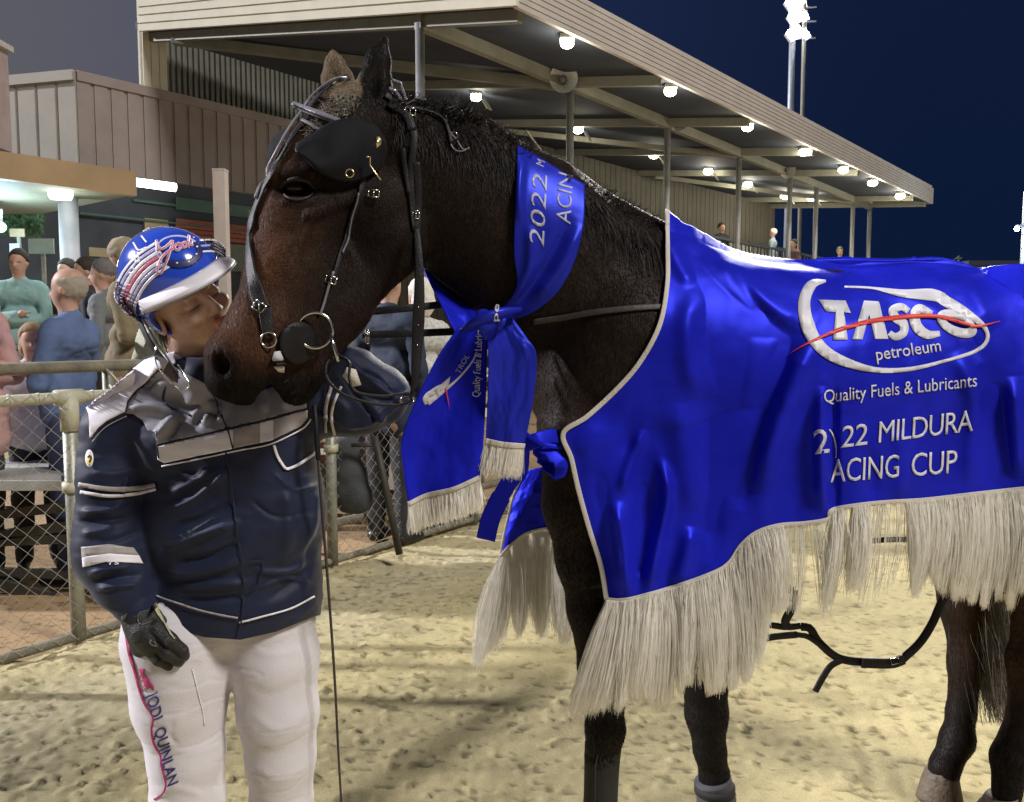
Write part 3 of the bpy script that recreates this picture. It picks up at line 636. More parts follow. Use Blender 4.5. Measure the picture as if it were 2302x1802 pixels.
# far flap of the rug, showing in front of the chest, with its fringe
def panel(name, top, bot, left, right, Y, m, parent, nu=40, nv=60, th=.002, wave=.01, seed=1, wf=(6, 2)):
    S = coons(top, bot, left, right, nu, nv); t = np.linspace(0, 1, nv)[:, None]; u = np.linspace(0, 1, nu)[None]
    Yv = Y(u, t) + wave * (np.sin(u * wf[0] + t * wf[1] + seed) * (.3 + .7 * t)) + .3 * wave * fbm(np.stack([u * 4 + 0 * t, t * 4 + 0 * u, 0 * u + 0 * t + seed], -1), seed)
    V = np.array([[P(S[j, i, 0], S[j, i, 1], Yv[j, i]) for i in range(nu)] for j in range(nv)])
    o = mesh(name, V.reshape(-1, 3), gridf(nv, nu), m, parent, True); s = o.modifiers.new('s', 'SOLIDIFY'); s.thickness = th; s.offset = 0
    return V
FF = panel('far_flap', [(1176, 1060), (1215, 1050), (1260, 1040)], [(1124, 1250), (1150, 1222), (1190, 1195), (1260, 1182)], [(1176, 1060), (1150, 1130), (1124, 1250)], [(1260, 1040), (1262, 1110), (1260, 1182)], lambda u, t: 2.38 - .02 * u + 0 * t, M_satin, rug, wave=.02, seed=2)
edge_trim('edge_binding', [p + (0, -.003, 0) for p in FF[:, 0]], [(0, -1, 0)] * 60, .008, rug); edge_trim('hem_binding', [p + (0, -.003, 0) for p in FF[-1]], [(0, -1, 0)] * 40, .008, rug)
R_, T_, B_ = [], [], []
for n_ in range(5600):
    u = fr.uniform(0, 1.25); k_ = min(39, int(min(u, .999) * 39)); a = FF[-1, k_] + (fr.uniform(0, .03) if u > 1 else 0, 0, 0); px, py = proj(a)
    cl = math.sin(u * 19) + .6 * math.sin(u * 41)
    if cl < -.95: continue
    tx = px - 62 * math.exp(-(u / .16) ** 2) + 8 * math.cos(u * 19) + 30 * max(0, u - .9) + fr.normal(0, 5); ty = np.interp(u, [0, .12, .3, .6, .9, 1.25], [1480, 1460, 1410, 1400, 1420, 1430]) + 12 * cl + fr.normal(0, 8)
    R_.append(a); T_.append(P(tx, ty, a[1] + fr.normal(0, .02))); B_.append((fr.normal(0, .01), 0, 0))
strands('fringe', R_, T_, M_fringe, rug, .0013, 7, .002, 19, B_, .35)
# blue tie bow at the chest
mb = MB()
def fr_rib(pts, w, nn, th=.003):
    c = spline(pts, 26); return mb.ribbon([P(*v) for v in c], [nn] * 26, w, th)
fr_rib([(1200, 985, 1.93), (1230, 1010, 1.90), (1262, 1045, 1.89), (1250, 1062, 1.90), (1225, 1035, 1.93), (1205, 995, 1.92)], [.028, .034, .04] * 8 + [.03, .02], (.3, -1, .5))
fr_rib([(1265, 980, 1.95), (1235, 982, 1.92), (1205, 990, 1.90), (1180, 1000, 1.92)], .035, (.2, -1, .3))
fr_rib([(1180, 985, 1.93), (1175, 1005, 1.93), (1172, 1050, 1.95), (1165, 1072, 1.96)], .034, (0, -1, 0))
fr_rib([(1172, 965, 1.92), (1195, 985, 1.9), (1225, 1000, 1.89), (1262, 1005, 1.9)], .010, (0, -1, .3))
mb.build('bow', M_satin, rug, True)
mb = MB(); fr_rib([(1160, 1062, 1.97), (1135, 1100, 1.98), (1105, 1160, 1.99), (1092, 1212, 2.0)], [.040] * 10 + [.046] * 16, (0, -1, .1)); mb.build('tie_ribbon', M_satin, rug, True)
# ------------------------------------------------------------------ the neck sash
sash = empty('neck_sash', P(1110, 1200, 1.95) * [1, 1, 0], 'royal blue satin winner\'s sash with fringed ends knotted below the horse\'s throat', 'sash')
M_satin2 = mat('sash_satin', (.016, .024, .42), .38, metal=.25, var=.12, vs=7, bump=.08, bs=700, spec=.5, col2=(.02, .03, .48), tint=(.2, .28, 1))
def on_neck(name, top, bot, left, right, nu, nv, off, m, folds, parent):
    S = coons(top, bot, left, right, nu, nv); Y = np.zeros((nv, nu))
    for i in range(nu):
        for j in range(nv):
            p, n = hit(HT, *S[j, i]); Y[j, i] = p[1] if p is not None else np.nan
    for j in range(nv):
        r = Y[j]; b = np.isnan(r)
        if b.all(): Y[j] = Y[j - 1] if j else 2.0
        elif b.any(): r[b] = np.interp(np.flatnonzero(b), np.flatnonzero(~b), r[~b])
    Y = blur(blur(Y, 3, 0), 3, 1) - off
    for pl, w, a in folds: Y -= a * ridge(S, pl, w)
    V = np.array([[P(S[j, i, 0], S[j, i, 1], Y[j, i]) for i in range(nu)] for j in range(nv)])
    o = mesh(name, V.reshape(-1, 3), gridf(nv, nu), m, parent, True); s = o.modifiers.new('s', 'SOLIDIFY'); s.thickness = .002; s.offset = 0
    return V
SN = on_neck('sash_band', [(1163, 326), (1210, 352), (1265, 386), (1314, 414)], [(1085, 712), (1110, 722), (1135, 722), (1160, 716)], [(1163, 326), (1160, 430), (1155, 560), (1162, 640), (1130, 690), (1085, 712)], [(1314, 414), (1312, 500), (1290, 590), (1250, 660), (1200, 700), (1160, 716)], 50, 80, .012,
              M_satin2, [([(1175, 350), (1168, 420), (1168, 500)], 9, .012), ([(1290, 480), (1230, 590), (1180, 660), (1130, 710)], 14, -.012), ([(1310, 500), (1260, 600), (1200, 680)], 14, .012), ([(1190, 500), (1190, 600), (1150, 690)], 12, .010)], sash)
ST = bvh(SN.reshape(-1, 3), gridf(80, 50))
def sprt(V2, Fc, tree, m=M_print, off=.002): return drape('lettering', V2, Fc, tree, m, sash, off, 12, .0008, 1.95)
M_dimprint = mat('grey_blue_print', (.42, .44, .62), .5)
sprt(*text_px('2022', 1222, 556, 1230, 392, 34, .2, .0), ST, M_dimprint)
sprt(*text_px('M', 1222, 376, 1226, 362, 20, .2, .0), ST, M_dimprint)
sprt(*text_px('ACIN', 1282, 505, 1288, 388, 34, .2, .0), ST, M_dimprint)
panel('sash_band', [(952, 604), (975, 620), (1010, 650)], [(1020, 742), (1050, 732), (1090, 722)], [(952, 604), (978, 660), (1020, 742)], [(1010, 650), (1050, 680), (1090, 722)], lambda u, t: 2.0 - .09 * t + .04 * u, M_satin, sash, 20, 40, wave=.012, seed=3)
LT = panel('sash_tail', [(1028, 738), (1060, 730), (1098, 722)], [(918, 1132), (960, 1112), (1020, 1098), (1078, 1072)], [(1028, 738), (985, 800), (935, 900), (904, 985), (908, 1060), (918, 1132)], [(1098, 722), (1095, 800), (1092, 900), (1086, 1000), (1078, 1072)], lambda u, t: 1.86 + .03 * u - .02 * t, M_satin, sash, 40, 70, wave=.016, seed=4, wf=(5, 3))
RTl = panel('sash_tail', [(1092, 722), (1120, 712), (1150, 712)], [(1092, 990), (1130, 998), (1178, 1002)], [(1092, 722), (1098, 800), (1096, 900), (1092, 990)], [(1150, 712), (1185, 760), (1206, 800), (1198, 900), (1178, 1002)], lambda u, t: 1.835 + .04 * u + .01 * t, M_satin2, sash, 40, 60, wave=.014, seed=6, wf=(4, 2))
kb = MB()
for pts, w in (([(1045, 742, 1.84), (1080, 722, 1.81), (1120, 708, 1.82), (1165, 700, 1.86)], .044), ([(1085, 700, 1.84), (1096, 725, 1.81), (1100, 755, 1.84)], .042), ([(1128, 695, 1.86), (1120, 720, 1.825), (1110, 745, 1.85)], .03)):
    c_ = spline(pts, 18); kb.tube([P(*v) for v in c_], [w * .5 * (.7 + .5 * math.sin(math.pi * i / 17)) for i in range(18)], 14, flat=.5)
ko = kb.build('sash_knot', M_satin2, sash, True)
LTt = bvh(LT.reshape(-1, 3), gridf(70, 40)); RTt = bvh(RTl.reshape(-1, 3), gridf(60, 40))
sprt(*text_px('Quality Fuels & Lubricants', 1078, 892, 1086, 722, 17, .1, .0, .95), LTt)
sprt(*strip_px([(1072, 790), (1060, 815), (1030, 850), (995, 880), (960, 905)], [3, 4, 5, 8, 14], 30), LTt)
sprt(*strip_px([(958, 908), (955, 895), (975, 880), (1006, 862)], [7, 14, 16, 9], 20), LTt)
sprt(*poly([(975, 878), (1012, 845), (1008, 868), (985, 892)]), LTt)
sprt(*text_px('TROL', 1033, 840, 1056, 800, 12, .1, 0), LTt, M_dimprint)
sprt(*poly([(1000, 872), (1004, 872), (1011, 922)]), LTt, M_red, .004)
kt = bvh(np.array(kb.v), np.array([f for f in kb.f if len(f) == 4]))
sprt(*text_px('pe', 1118, 722, 1122, 684, 13, 0, .01), kt, M_print)
def tfr(V, row, L, n, seed, dx=0):
    r = np.random.default_rng(seed); R_, T_ = [], []
    for _ in range(n):
        u = r.uniform(0, V.shape[1] - 1.01); i = int(u); a = V[row, i] * (1 - u + i) + V[row, i + 1] * (u - i); px, py = proj(a); R_.append(a + (0, -.002, 0)); T_.append(P(px + dx + r.normal(0, 4), py + L + r.normal(0, 6), a[1] + r.normal(0, .008)))
    strands('fringe', R_, T_, M_fringe, sash, .0014, 5, .0015, seed, None, .35)
tfr(LT, -1, 62, 1600, 31, 6); tfr(RTl, -1, 66, 1300, 32, -10)
MB().ribbon([p + (0, -.003, 0) for p in LT[-1]], [(0, -1, 0)] * 40, .010, .003).build('hem_binding', M_trim, sash, True)
MB().ribbon([p + (0, -.003, 0) for p in RTl[-1]], [(0, -1, 0)] * 40, .012, .003).build('hem_binding', M_trim, sash, True)
# ------------------------------------------------------------------ bridle
M_lea = mat('black_leather', (.010, .009, .011), .5, var=.25, vs=30, bump=.2, bs=260, spec=.3)
M_lea2 = mat('grey_edge_leather', (.16, .15, .18), .4, var=.2, vs=30)
M_met = mat('steel_buckle', (.62, .60, .55), .22, metal=1, var=.1)
M_brass = mat('brass_fitting', (.75, .62, .33), .3, metal=.9, var=.1)
bridle = empty('bridle', P(760, 1200, 1.8) * [1, 1, 0], 'black leather racing bridle with blinkers and steel rings on the horse\'s head', 'bridle')
def strap(name, pts, w, tree=HT, m=M_lea, parent=bridle, lift=.003, th=.004, Yf=1.8, n=None):
    n = n or max(10, int(sum(math.dist(a[:2], b[:2]) for a, b in zip(pts[:-1], pts[1:])) / 9)); c = spline([p[:2] for p in pts], n); ps, ns = [], []
    fy = [p[2] if len(p) > 2 else None for p in pts]
    for i, v in enumerate(c):
        p, nn = hit(tree, v[0], v[1])
        if p is None: ps.append(None); ns.append(None)
        else:
            d = ray(*v); nn = nn if nn @ d < 0 else -nn; ps.append(p); ns.append(nn)
    ok = [i for i in range(n) if ps[i] is not None]
    for i in range(n):
        if ps[i] is None:
            j = min(ok, key=lambda k: abs(k - i)) if ok else None; ps[i] = P(c[i][0], c[i][1], ps[j][1] + .01 if ok else Yf); ns[i] = ns[j] if ok else np.array([0, -1., 0])
    N = blur(np.array(ns), 2, 0); Q = blur(np.array(ps), 2, 0) + N * lift
    mpx = 2.0 / F
    wd = np.interp(np.linspace(0, 1, n), np.linspace(0, 1, len(w)), w) * .00095 if hasattr(w, '__len__') else w * .00095
    MB().ribbon(Q, N, wd, th).build(name, m, parent, True); return Q, N
strap('nose_strap', [(700, 262), (668, 300), (640, 345), (612, 400), (588, 450), (570, 505), (566, 560), (572, 620), (585, 680), (596, 700)], [10, 12, 14, 17, 19, 20, 22, 26, 30, 30], lift=.006)
strap('nose_strap', [(596, 690), (600, 730), (606, 765)], [28, 26, 22], lift=.005)
strap('nose_edge', [(778, 180), (740, 200), (706, 232), (686, 262), (660, 295), (630, 350), (604, 405), (584, 455)], 5, m=M_lea2, lift=.012)
strap('crown_strap', [(786, 172), (745, 196), (708, 235), (690, 262)], 16, lift=.006)
strap('brow_band', [(664, 240), (690, 250), (720, 264), (742, 272), (790, 290)], 11, m=M_lea2, lift=.012)
strap('brow_band', [(664, 246), (692, 259), (720, 272), (742, 280), (790, 296)], 9, lift=.010)
strap('brow_band', [(680, 276), (700, 286), (716, 296), (740, 300)], 7, m=M_lea2, lift=.008)
strap('cheek_strap', [(860, 210), (905, 250), (930, 300), (926, 360), (922, 420), (930, 520)], 16, lift=.004)
strap('cheek_strap', [(868, 235), (915, 262), (926, 300)], 20, lift=.006)
strap('crown_strap', [(868, 182), (892, 190), (905, 214), (914, 240)], 6, m=M_lea2, lift=.012, Yf=1.85)
strap('crown_strap', [(865, 198), (885, 212), (905, 236)], 7, m=M_lea2, lift=.010, Yf=1.85)
strap('crown_strap', [(910, 245), (950, 252), (990, 268), (1000, 282), (1008, 305), (1014, 330)], 8, lift=.008)
strap('cheek_strap', [(825, 330), (815, 400), (802, 450), (782, 510), (765, 560), (752, 610), (740, 640)], 13, lift=.005)
strap('cheek_strap', [(800, 430), (778, 520), (760, 575)], 4, m=M_lea2, lift=.010)
strap('cheek_strap', [(748, 606), (735, 640), (722, 690), (714, 708)], 6, lift=.006, m=M_lea2)
strap('throat_strap', [(935, 360), (940, 430), (937, 490), (935, 545), (938, 600)], 17, lift=.005)
strap('throat_strap', [(905, 330), (912, 390), (918, 440)], 11, lift=.004)
# long hanging throat strap falling clear of the neck
c_ = spline([(936, 510, 1.84), (942, 590, 1.82), (942, 680, 1.81), (938, 770, 1.81), (932, 850, 1.80), (924, 893, 1.80)], 30)
MB().ribbon([P(*v) for v in c_], [(.2, -1, 0)] * 30, np.interp(np.linspace(0, 1, 30), [0, .3, .55, .8, 1], [.012, .020, .026, .020, .006]), .004).build('hanging_strap', M_lea, bridle, True)
def rivet(px, py, Y, r=.002): MB().ball(P(px, py, Y), r, 6).build('rivet', M_met, bridle, True)
for x, y, Y in ((940, 730, 1.805), (938, 775, 1.803), (941, 690, 1.806)): rivet(x, y, Y)
# far side of the reins in front of the neck: two dark straps to the left of the sash
for a in ([(812, 702, 1.95), (900, 694, 1.95), (1000, 684, 1.98)], [(815, 752, 1.95), (900, 750, 1.95), (1022, 745, 1.97)]):
    c_ = spline(a, 14); MB().ribbon([P(*v) for v in c_], [(0, -1, .1)] * 14, .017, .004).build('rein', M_lea, bridle, True)
strap('neck_strap', [(1195, 722), (1260, 714), (1330, 704), (1420, 694), (1500, 690)], 14, lift=.003, m=mat('worn_brown_leather', (.045, .038, .034), .6, bump=.2))
M_blk = mat('blinker_leather', (.007, .007, .009), .75, var=.25, vs=30, bump=.15, bs=260, spec=.15)
# blinkers: stiff cupped leather flaps standing off the eye
def blinker(top, bot, left, right, bulge, Ymin=None):
    nu, nv = 34, 26; S = coons(top, bot, left, right, nu, nv); Y = np.zeros((nv, nu))
    for j in range(nv):
        for i in range(nu):
            p, n = hit(HT, *S[j, i]); Y[j, i] = p[1] if p is not None else np.nan
    g = np.nanmean(Y); Y = np.where(np.isnan(Y), Ymin or g, Y); Y = blur(blur(Y, 12, 0), 12, 1)
    u = np.linspace(0, 1, nu)[None]; v = np.linspace(0, 1, nv)[:, None]; Y = Y - .014 - bulge * (1 - u) ** 1.2 * (.55 + .45 * np.sin(np.pi * v)) - .008 * np.sin(np.pi * v)
    V = np.array([[P(S[j, i, 0], S[j, i, 1], Y[j, i]) for i in range(nu)] for j in range(nv)])
    o = mesh('blinker', V.reshape(-1, 3), gridf(nv, nu), M_blk, bridle, True); s = o.modifiers.new('s', 'SOLIDIFY'); s.thickness = .004; s.offset = 0
    rim = list(V[0]) + list(V[:, -1]) ; e = MB().tube([V[j, 0] for j in range(nv)], .0022, 6); e.build('blinker_rim', M_lea, o, True)
    return V
BV = blinker([(668, 322), (700, 303), (745, 274), (795, 266), (845, 280)], [(682, 352), (720, 388), (770, 408), (815, 402), (862, 375)], [(668, 322), (666, 338), (682, 352)], [(845, 280), (870, 325), (862, 375)], .045)
S = coons([(598, 350), (610, 310), (640, 288), (662, 286)], [(598, 372), (606, 380), (614, 376), (620, 370)], [(598, 350), (596, 362), (598, 372)], [(662, 286), (640, 330), (620, 370)], 16, 16)
V = np.array([[P(S[j, i, 0], S[j, i, 1], 1.90 - .05 * i / 15) for i in range(16)] for j in range(16)])
o = mesh('blinker', V.reshape(-1, 3), gridf(16, 16), M_blk, bridle, True); s_ = o.modifiers.new('s', 'SOLIDIFY'); s_.thickness = .004
BT = bvh(BV.reshape(-1, 3), gridf(26, 34))
def hw(name, pts, r, m=M_met, closed=False, n=6, par=bridle): MB().tube([P(*p) for p in pts], r, n, closed=closed).build(name, m, par, True)
def sy(px, py, off=.008, tree=HT, Yf=1.78):
    p, n = hit(tree, px, py, Yf); return p[1] - off
def ringm(px, py, r, th, Y, tilt=0, m=M_met, name='ring', sx=1.): hw(name, [(px + r * math.cos(a) * sx, py + r * math.sin(a), Y + tilt * math.cos(a)) for a in np.linspace(0, 2 * math.pi, 40, endpoint=False)], th, m, True, 8)
Yr = sy(708, 735, .026); ringm(708, 742, 40, .0032, Yr, .006); ringm(604, 763, 17, .0022, sy(604, 763, .010))
MB().ball(P(676, 766, Yr - .003), (.006, .004, .005)).build('ring_stud', M_met, bridle, True)
def disc(name, px, py, r, Y, m, th=.004, parent=bridle):
    mb = MB(); n = 28; V = [P(px, py, Y - th)] + [P(px + r * math.cos(a), py + r * math.sin(a), Y) for a in np.linspace(0, 2 * math.pi, n, endpoint=False)]
    V += [P(px, py, Y + th)]; mb.add(V, [(0, 1 + i, 1 + (i + 1) % n) for i in range(n)] + [(n + 1, 1 + (i + 1) % n, 1 + i) for i in range(n)]).build(name, m, parent, True)
drape('bit_guard', [(667 + 42 * math.cos(a), 769 + 46 * math.sin(a)) for a in np.linspace(0, 2 * math.pi, 30, endpoint=False)], [tuple(range(30))], HT, M_lea, bridle, .012, 12, .004, 1.78)
ringm(786, 389, 9, .0016, sy(786, 389, .024, BT), 0, M_brass, 'ring')
def buckle(px, py, w, h, ang, Y=None, m=M_met, prong=True):
    Y = Y or sy(px, py, .012); c, s = math.cos(ang), math.sin(ang); q = [(-w, -h), (w, -h), (w, h), (-w, h)]
    mb = MB(); pts = [P(px + x * c - y * s, py + x * s + y * c, Y) for x, y in q]
    for i in range(4): mb.tube([pts[i], pts[(i + 1) % 4]], .0014, 6)
    if prong: mb.tube([P(px, py - h * .9, Y - .002), P(px, py + h * .9, Y - .003)], .0012, 6)
    mb.build('buckle', m, bridle, True)
buckle(922, 250, 12, 8, .1); buckle(840, 434, 12, 8, .05); buckle(582, 688, 13, 10, .6); buckle(744, 628, 12, 8, .3); buckle(935, 482, 7, 9, 0); buckle(825, 756, 4, 16, 0, 1.93)
V2, F2 = poly([(838, 309), (850, 310), (860, 317), (860, 328), (852, 335), (836, 333)]); drape('brass_plate', V2, F2, HT, M_brass, bridle, .03, None, .002, 1.82)
hw('hook', [(824, 352, sy(824, 352, .03, BT)), (832, 352, 1.80), (832, 372, 1.80), (845, 390, 1.80), (856, 404, 1.80)], .002, M_brass)
for a in ([(1000, 262), (1004, 290), (1014, 306), (1026, 318)], [(1014, 306), (1012, 330), (1030, 345), (1050, 338)], [(1026, 318), (1040, 340), (1056, 334)]): strap('cord', a, 3, m=M_lea2, lift=.006, th=.003)
ringm(1020, 304, 8, .001, sy(1020, 304, .01))
# lead: clip, loop and rein at the bit
hw('clip', [(742, 750, Yr - .008), (750, 775, Yr - .012), (757, 800, Yr - .012), (760, 812, Yr - .01)], .0042)
hw('rein', spline([(758, 800, 1.75), (735, 815, 1.72), (735, 850, 1.71), (770, 885, 1.71), (830, 905, 1.72), (890, 910, 1.75), (926, 900, 1.79)], 40), .0036, M_lea)
hw('rein', spline([(760, 798, 1.75), (785, 815, 1.73), (785, 850, 1.72), (800, 880, 1.71), (860, 890, 1.73), (915, 884, 1.78), (926, 900, 1.79)], 40), .0032, M_lea)
ringm(915, 898, 10, .002, 1.785, .02, sx=1.5)
V2, F2 = poly([(780, 825), (800, 830), (812, 865), (790, 870), (770, 845)]); drape('keeper_tag', V2, F2, HT, M_trim, bridle, .02, None, .002, 1.74)
V2, F2 = poly([(614, 790), (627, 788), (633, 806), (631, 810), (612, 810), (609, 806)]); drape('white_tape', V2, F2, HT, mat('white_tape', (.50, .50, .56), .7), bridle, .010, None, .003, 1.76)
V2, F2 = poly([(612, 822), (634, 820), (634, 834), (622, 832)]); drape('white_tape', V2, F2, HT, M_trim, bridle, .010, None, .003, 1.76)
strap('chin_strap', [(630, 812), (640, 790), (660, 770)], 10, lift=.004)
strap('chin_strap', [(612, 814), (634, 814)], 5, lift=.012)
# ------------------------------------------------------------------ leg boots and belly harness
M_neo = mat('black_neoprene', (.014, .014, .015), .75, var=.3, bump=.3, bs=400)
M_neog = mat('grey_neoprene', (.055, .055, .065), .7, var=.2, bump=.3, bs=300)
def boot(name, chain_, r_add, m, label, parts):
    e = empty(name, P(chain_[len(chain_) // 2][0], 1900, chain_[0][2]) * [1, 1, 0], label, 'leg boot')
    pts, rs = [], []
    for v in spline(chain_, 18):
        p, sc = PT(*v[:3]); pts.append(p); rs.append(v[3] * sc + r_add)
    MB().tube(pts, rs, 28).build('shell', m, e, True)
    for (py, ww, mm) in parts:
        v = min(spline(chain_, 60), key=lambda t: abs(t[1] - py)); p, sc = PT(*v[:3]); r = v[3] * sc + r_add + .0005
        MB().tube([p + (0, 0, ww / 2), p + (0, 0, -ww / 2)], [r + .003, r + .003], 28).build('fastening_strap', mm, e, True)
    return e, pts, rs
e1, bp, br = boot('tendon_boot', [(1356, 1672, 2.02, 38), (1353, 1720, 2.02, 36), (1350, 1800, 2.02, 35), (1348, 1870, 2.02, 40)], .004, M_neo, 'tall black tendon boot on the horse\'s near foreleg', [])
hw('seam', [(1312 + 32, 1696, 1.962), (1339, 1720, 1.963), (1338, 1800, 1.963)], .0011, M_neog, par=e1)
boot('fetlock_boot', [(1602, 1752, 2.25, 37), (1608, 1780, 2.25, 38), (1612, 1815, 2.25, 40)], .006, M_neog, 'grey ankle boot with a buckled band on the horse\'s far foreleg', [(1772, .022, M_neo)])
boot('knee_boot', [(1316, 1230, 2.03, 62), (1326, 1290, 2.03, 57), (1334, 1352, 2.03, 53)], .005, M_neo, 'black upper leg band buckled round the near foreleg above the knee', [(1290, .030, M_neo)])
har = empty('belly_harness', P(1800, 1400, 2.25) * [1, 1, 0], 'black leather harness straps hanging in loops beneath the horse\'s belly', 'harness')
def hs(pts, w, name='strap', nn=(0, -1, 0), n=30, th=.006, m=M_lea):
    c_ = spline(pts, n); MB().ribbon([P(*v) for v in c_], [nn] * n, w, th).build(name, m, har, True)
hs([(1440, 1425, 2.2), (1560, 1412, 2.2), (1700, 1402, 2.19), (1765, 1408, 2.18), (1800, 1405, 2.17)], .017)
hs([(1440, 1450, 2.2), (1560, 1452, 2.19), (1680, 1440, 2.18), (1740, 1430, 2.18), (1792, 1425, 2.17)], .018)
hs([(1660, 1336, 2.19), (1720, 1338, 2.19), (1785, 1326, 2.18)], .016)
hs([(1785, 1325, 2.18), (1782, 1360, 2.17), (1765, 1395, 2.17), (1772, 1410, 2.17)], .022)
hs([(1700, 1210, 2.24), (1730, 1290, 2.22), (1785, 1326, 2.18)], .014)
hs([(1800, 1408, 2.17), (1820, 1412, 2.17), (1838, 1440, 2.17), (1870, 1470, 2.17), (1900, 1483, 2.17), (1950, 1488, 2.17), (2010, 1490, 2.17), (2040, 1470, 2.17), (2070, 1440, 2.18), (2095, 1400, 2.19), (2110, 1365, 2.2), (2130, 1320, 2.21), (2150, 1240, 2.23)], .021, 'hanging_strap', (0, -1, .2), 60)
hs([(1790, 1425, 2.17), (1815, 1430, 2.165), (1845, 1450, 2.165), (1885, 1478, 2.165)], .014)
hs([(1893, 1482, 2.165), (1868, 1495, 2.16), (1850, 1520, 2.16), (1832, 1553, 2.16)], .016, 'strap_end')
hs([(1935, 1488, 2.163), (2000, 1489, 2.163), (2030, 1480, 2.163)], .026, 'hanging_strap', th=.01)
hw('buckle', [(2000, 1480, 2.15), (2018, 1478, 2.15), (2026, 1488, 2.15), (2006, 1494, 2.15)], .002, M_met, True, par=har)
hs([(1880, 1225, 2.3), (1990, 1212, 2.3), (2100, 1215, 2.31), (2200, 1225, 2.33)], .016)
hs([(2190, 1322, 2.12), (2230, 1326, 2.11), (2330, 1330, 2.12)], .014)
# ------------------------------------------------------------------ the rider
M_skin = mat('skin', (.56, .35, .26), .5, var=.12, vs=30, bump=.15, bs=260, attr='col', spec=.35)
M_navy = mat('navy_nylon', (.010, .016, .046), .58, var=.2, vs=10, bump=.12, bs=900, spec=.28, sheen=.12)
M_gyoke = mat('grey_nylon', (.25, .25, .29), .6, var=.2, vs=12, bump=.06, bs=400, spec=.5)
M_white = mat('white_nylon', (.86, .84, .92), .65, var=.06, vs=14, bump=.06, bs=200)
M_refl = mat('grey_reflective_tape', (.40, .37, .37), .5, var=.15, vs=30, bump=.06, bs=120)
M_trou = mat('white_trouser_cloth', (.67, .64, .68), .75, var=.04, vs=10, bump=.25, bs=500, sheen=.2)
rider = empty('person', P(500, 2055, 1.98) * [1, 1, 0], 'rider in blue striped helmet, navy jacket and white trousers kissing the horse\'s muzzle', 'person')
HC = P(410, 672, 1.90)
f0 = np.array([.80, -.60, 0]); r0 = np.array([-.60, -.80, 0]); z0 = np.array([0, 0, 1.]); ph = math.radians(31)
hu = z0 * math.cos(ph) + r0 * math.sin(ph); hr = r0 * math.cos(ph) - z0 * math.sin(ph); hf = f0 * math.cos(.07) + hu * math.sin(.07); hu = hu * math.cos(.07) - f0 * math.sin(.07)
def HP(f, r, u): return HC + hf * f + hr * r + hu * u
ROT = np.stack([hf, hr, hu], 1)
s = SDF((-.98, 1.60, 0), (-.14, 2.22, 1.68), .0045)
E = lambda c, r, k=.012, g=1: s.ell(HP(*c), r, k, g, ROT)
Cc = lambda a, b, ra, rb, k=.01, g=1: s.cap(HP(*a), HP(*b), ra, rb, k, 1, g)
s.chain([(430, 880, 1.99, 60), (500, 1000, 2.02, 92), (520, 1180, 2.02, 84), (520, 1330, 2.02, 88)], .05, .9)
s.chain([(300, 950, 1.99, 45), (640, 930, 2.03, 45)], .04)
s.chain([(262, 985, 1.95, 42), (256, 1170, 1.93, 36), (292, 1350, 1.87, 27), (318, 1400, 1.85, 26)], .02)
s.chain([(655, 915, 2.03, 42), (840, 895, 1.99, 36), (740, 800, 1.92, 27), (705, 775, 1.90, 26)], .02)
s.chain([(408, 1400, 1.98, 70), (410, 1640, 1.96, 54), (422, 1760, 1.96, 46), (425, 1960, 1.97, 34), (420, 2030, 1.93, 32)], .03)
s.chain([(616, 1400, 2.02, 70), (628, 1640, 2.0, 52), (632, 1760, 2.0, 44), (630, 1960, 2.0, 34), (640, 2025, 1.96, 32)], .03)
s.cap(HP(-.02, 0, -.05), P(440, 880, 1.99), .054, .058, .03)
E((-.008, 0, .035), (.094, .074, .088)); E((.030, 0, -.028), (.062, .057, .078), .02)
Cc((.0, .034, -.068), (.062, .012, -.100), .026, .018, .02); Cc((.0, -.034, -.068), (.062, -.012, -.100), .026, .018, .02); E((.068, 0, -.100), (.020, .022, .018), .015)
Cc((.088, 0, .004), (.108, 0, -.034), .007, .011, .010); E((.098, .011, -.038), (.011, .008, .008), .006); E((.098, -.011, -.038), (.011, .008, .008), .006)
for q in (1, -1):
    E((.062, q * .042, -.032), (.028, .020, .020), .015)                       # cheeks
    E((.094, q * .031, -.003), (.014, .018, .013), .010, -1)                   # socket
    E((.074, q * .031, -.004), (.0165, .0165, .0125), .004)                    # closed eyelid
    Cc((.089, q * .012, .014), (.080, q * .045, .016), .007, .005, .008)       # brow
    E((-.012, q * .075, -.018), (.019, .009, .032), .004); E((-.008, q * .083, -.018), (.010, .006, .020), .004, -1)
Cc((.098, -.013, -.062), (.098, .013, -.062), .006, .006, .006); Cc((.104, -.006, -.062), (.104, .006, -.062), .0065, .0065, .005); Cc((.094, -.011, -.072), (.094, .011, -.072), .0075, .0075, .006)
bV, bF = s.extract(1)
L = (bV - HC) @ ROT; col = np.ones((len(bV), 3))
lip = np.clip(1.6 - np.sqrt(((L[:, 0] - .1) / .012) ** 2 + (L[:, 1] / .02) ** 2 + ((L[:, 2] + .066) / .010) ** 2), 0, 1)[:, None]; col = col * (1 - lip) + np.array([.95, .55, .55]) * lip
for q in (1, -1):
    b = np.clip(1.7 - np.hypot((L[:, 1] - q * .030) / .020, (L[:, 2] - .021 + .1 * abs(L[:, 1] - q * .03)) / .0045), 0, 1)[:, None] * (L[:, :1] > .06); col = col * (1 - b * .7)
    b = np.clip(1.6 - np.hypot((L[:, 1] - q * .031) / .016, (L[:, 2] + .013) / .0028), 0, 1)[:, None] * (L[:, :1] > .06); col = col * (1 - b * .75)
mesh('body', bV, bF, M_skin, rider, True, col)
M_dhair = mat('brown_hair', (.05, .032, .02), .5, var=.3)
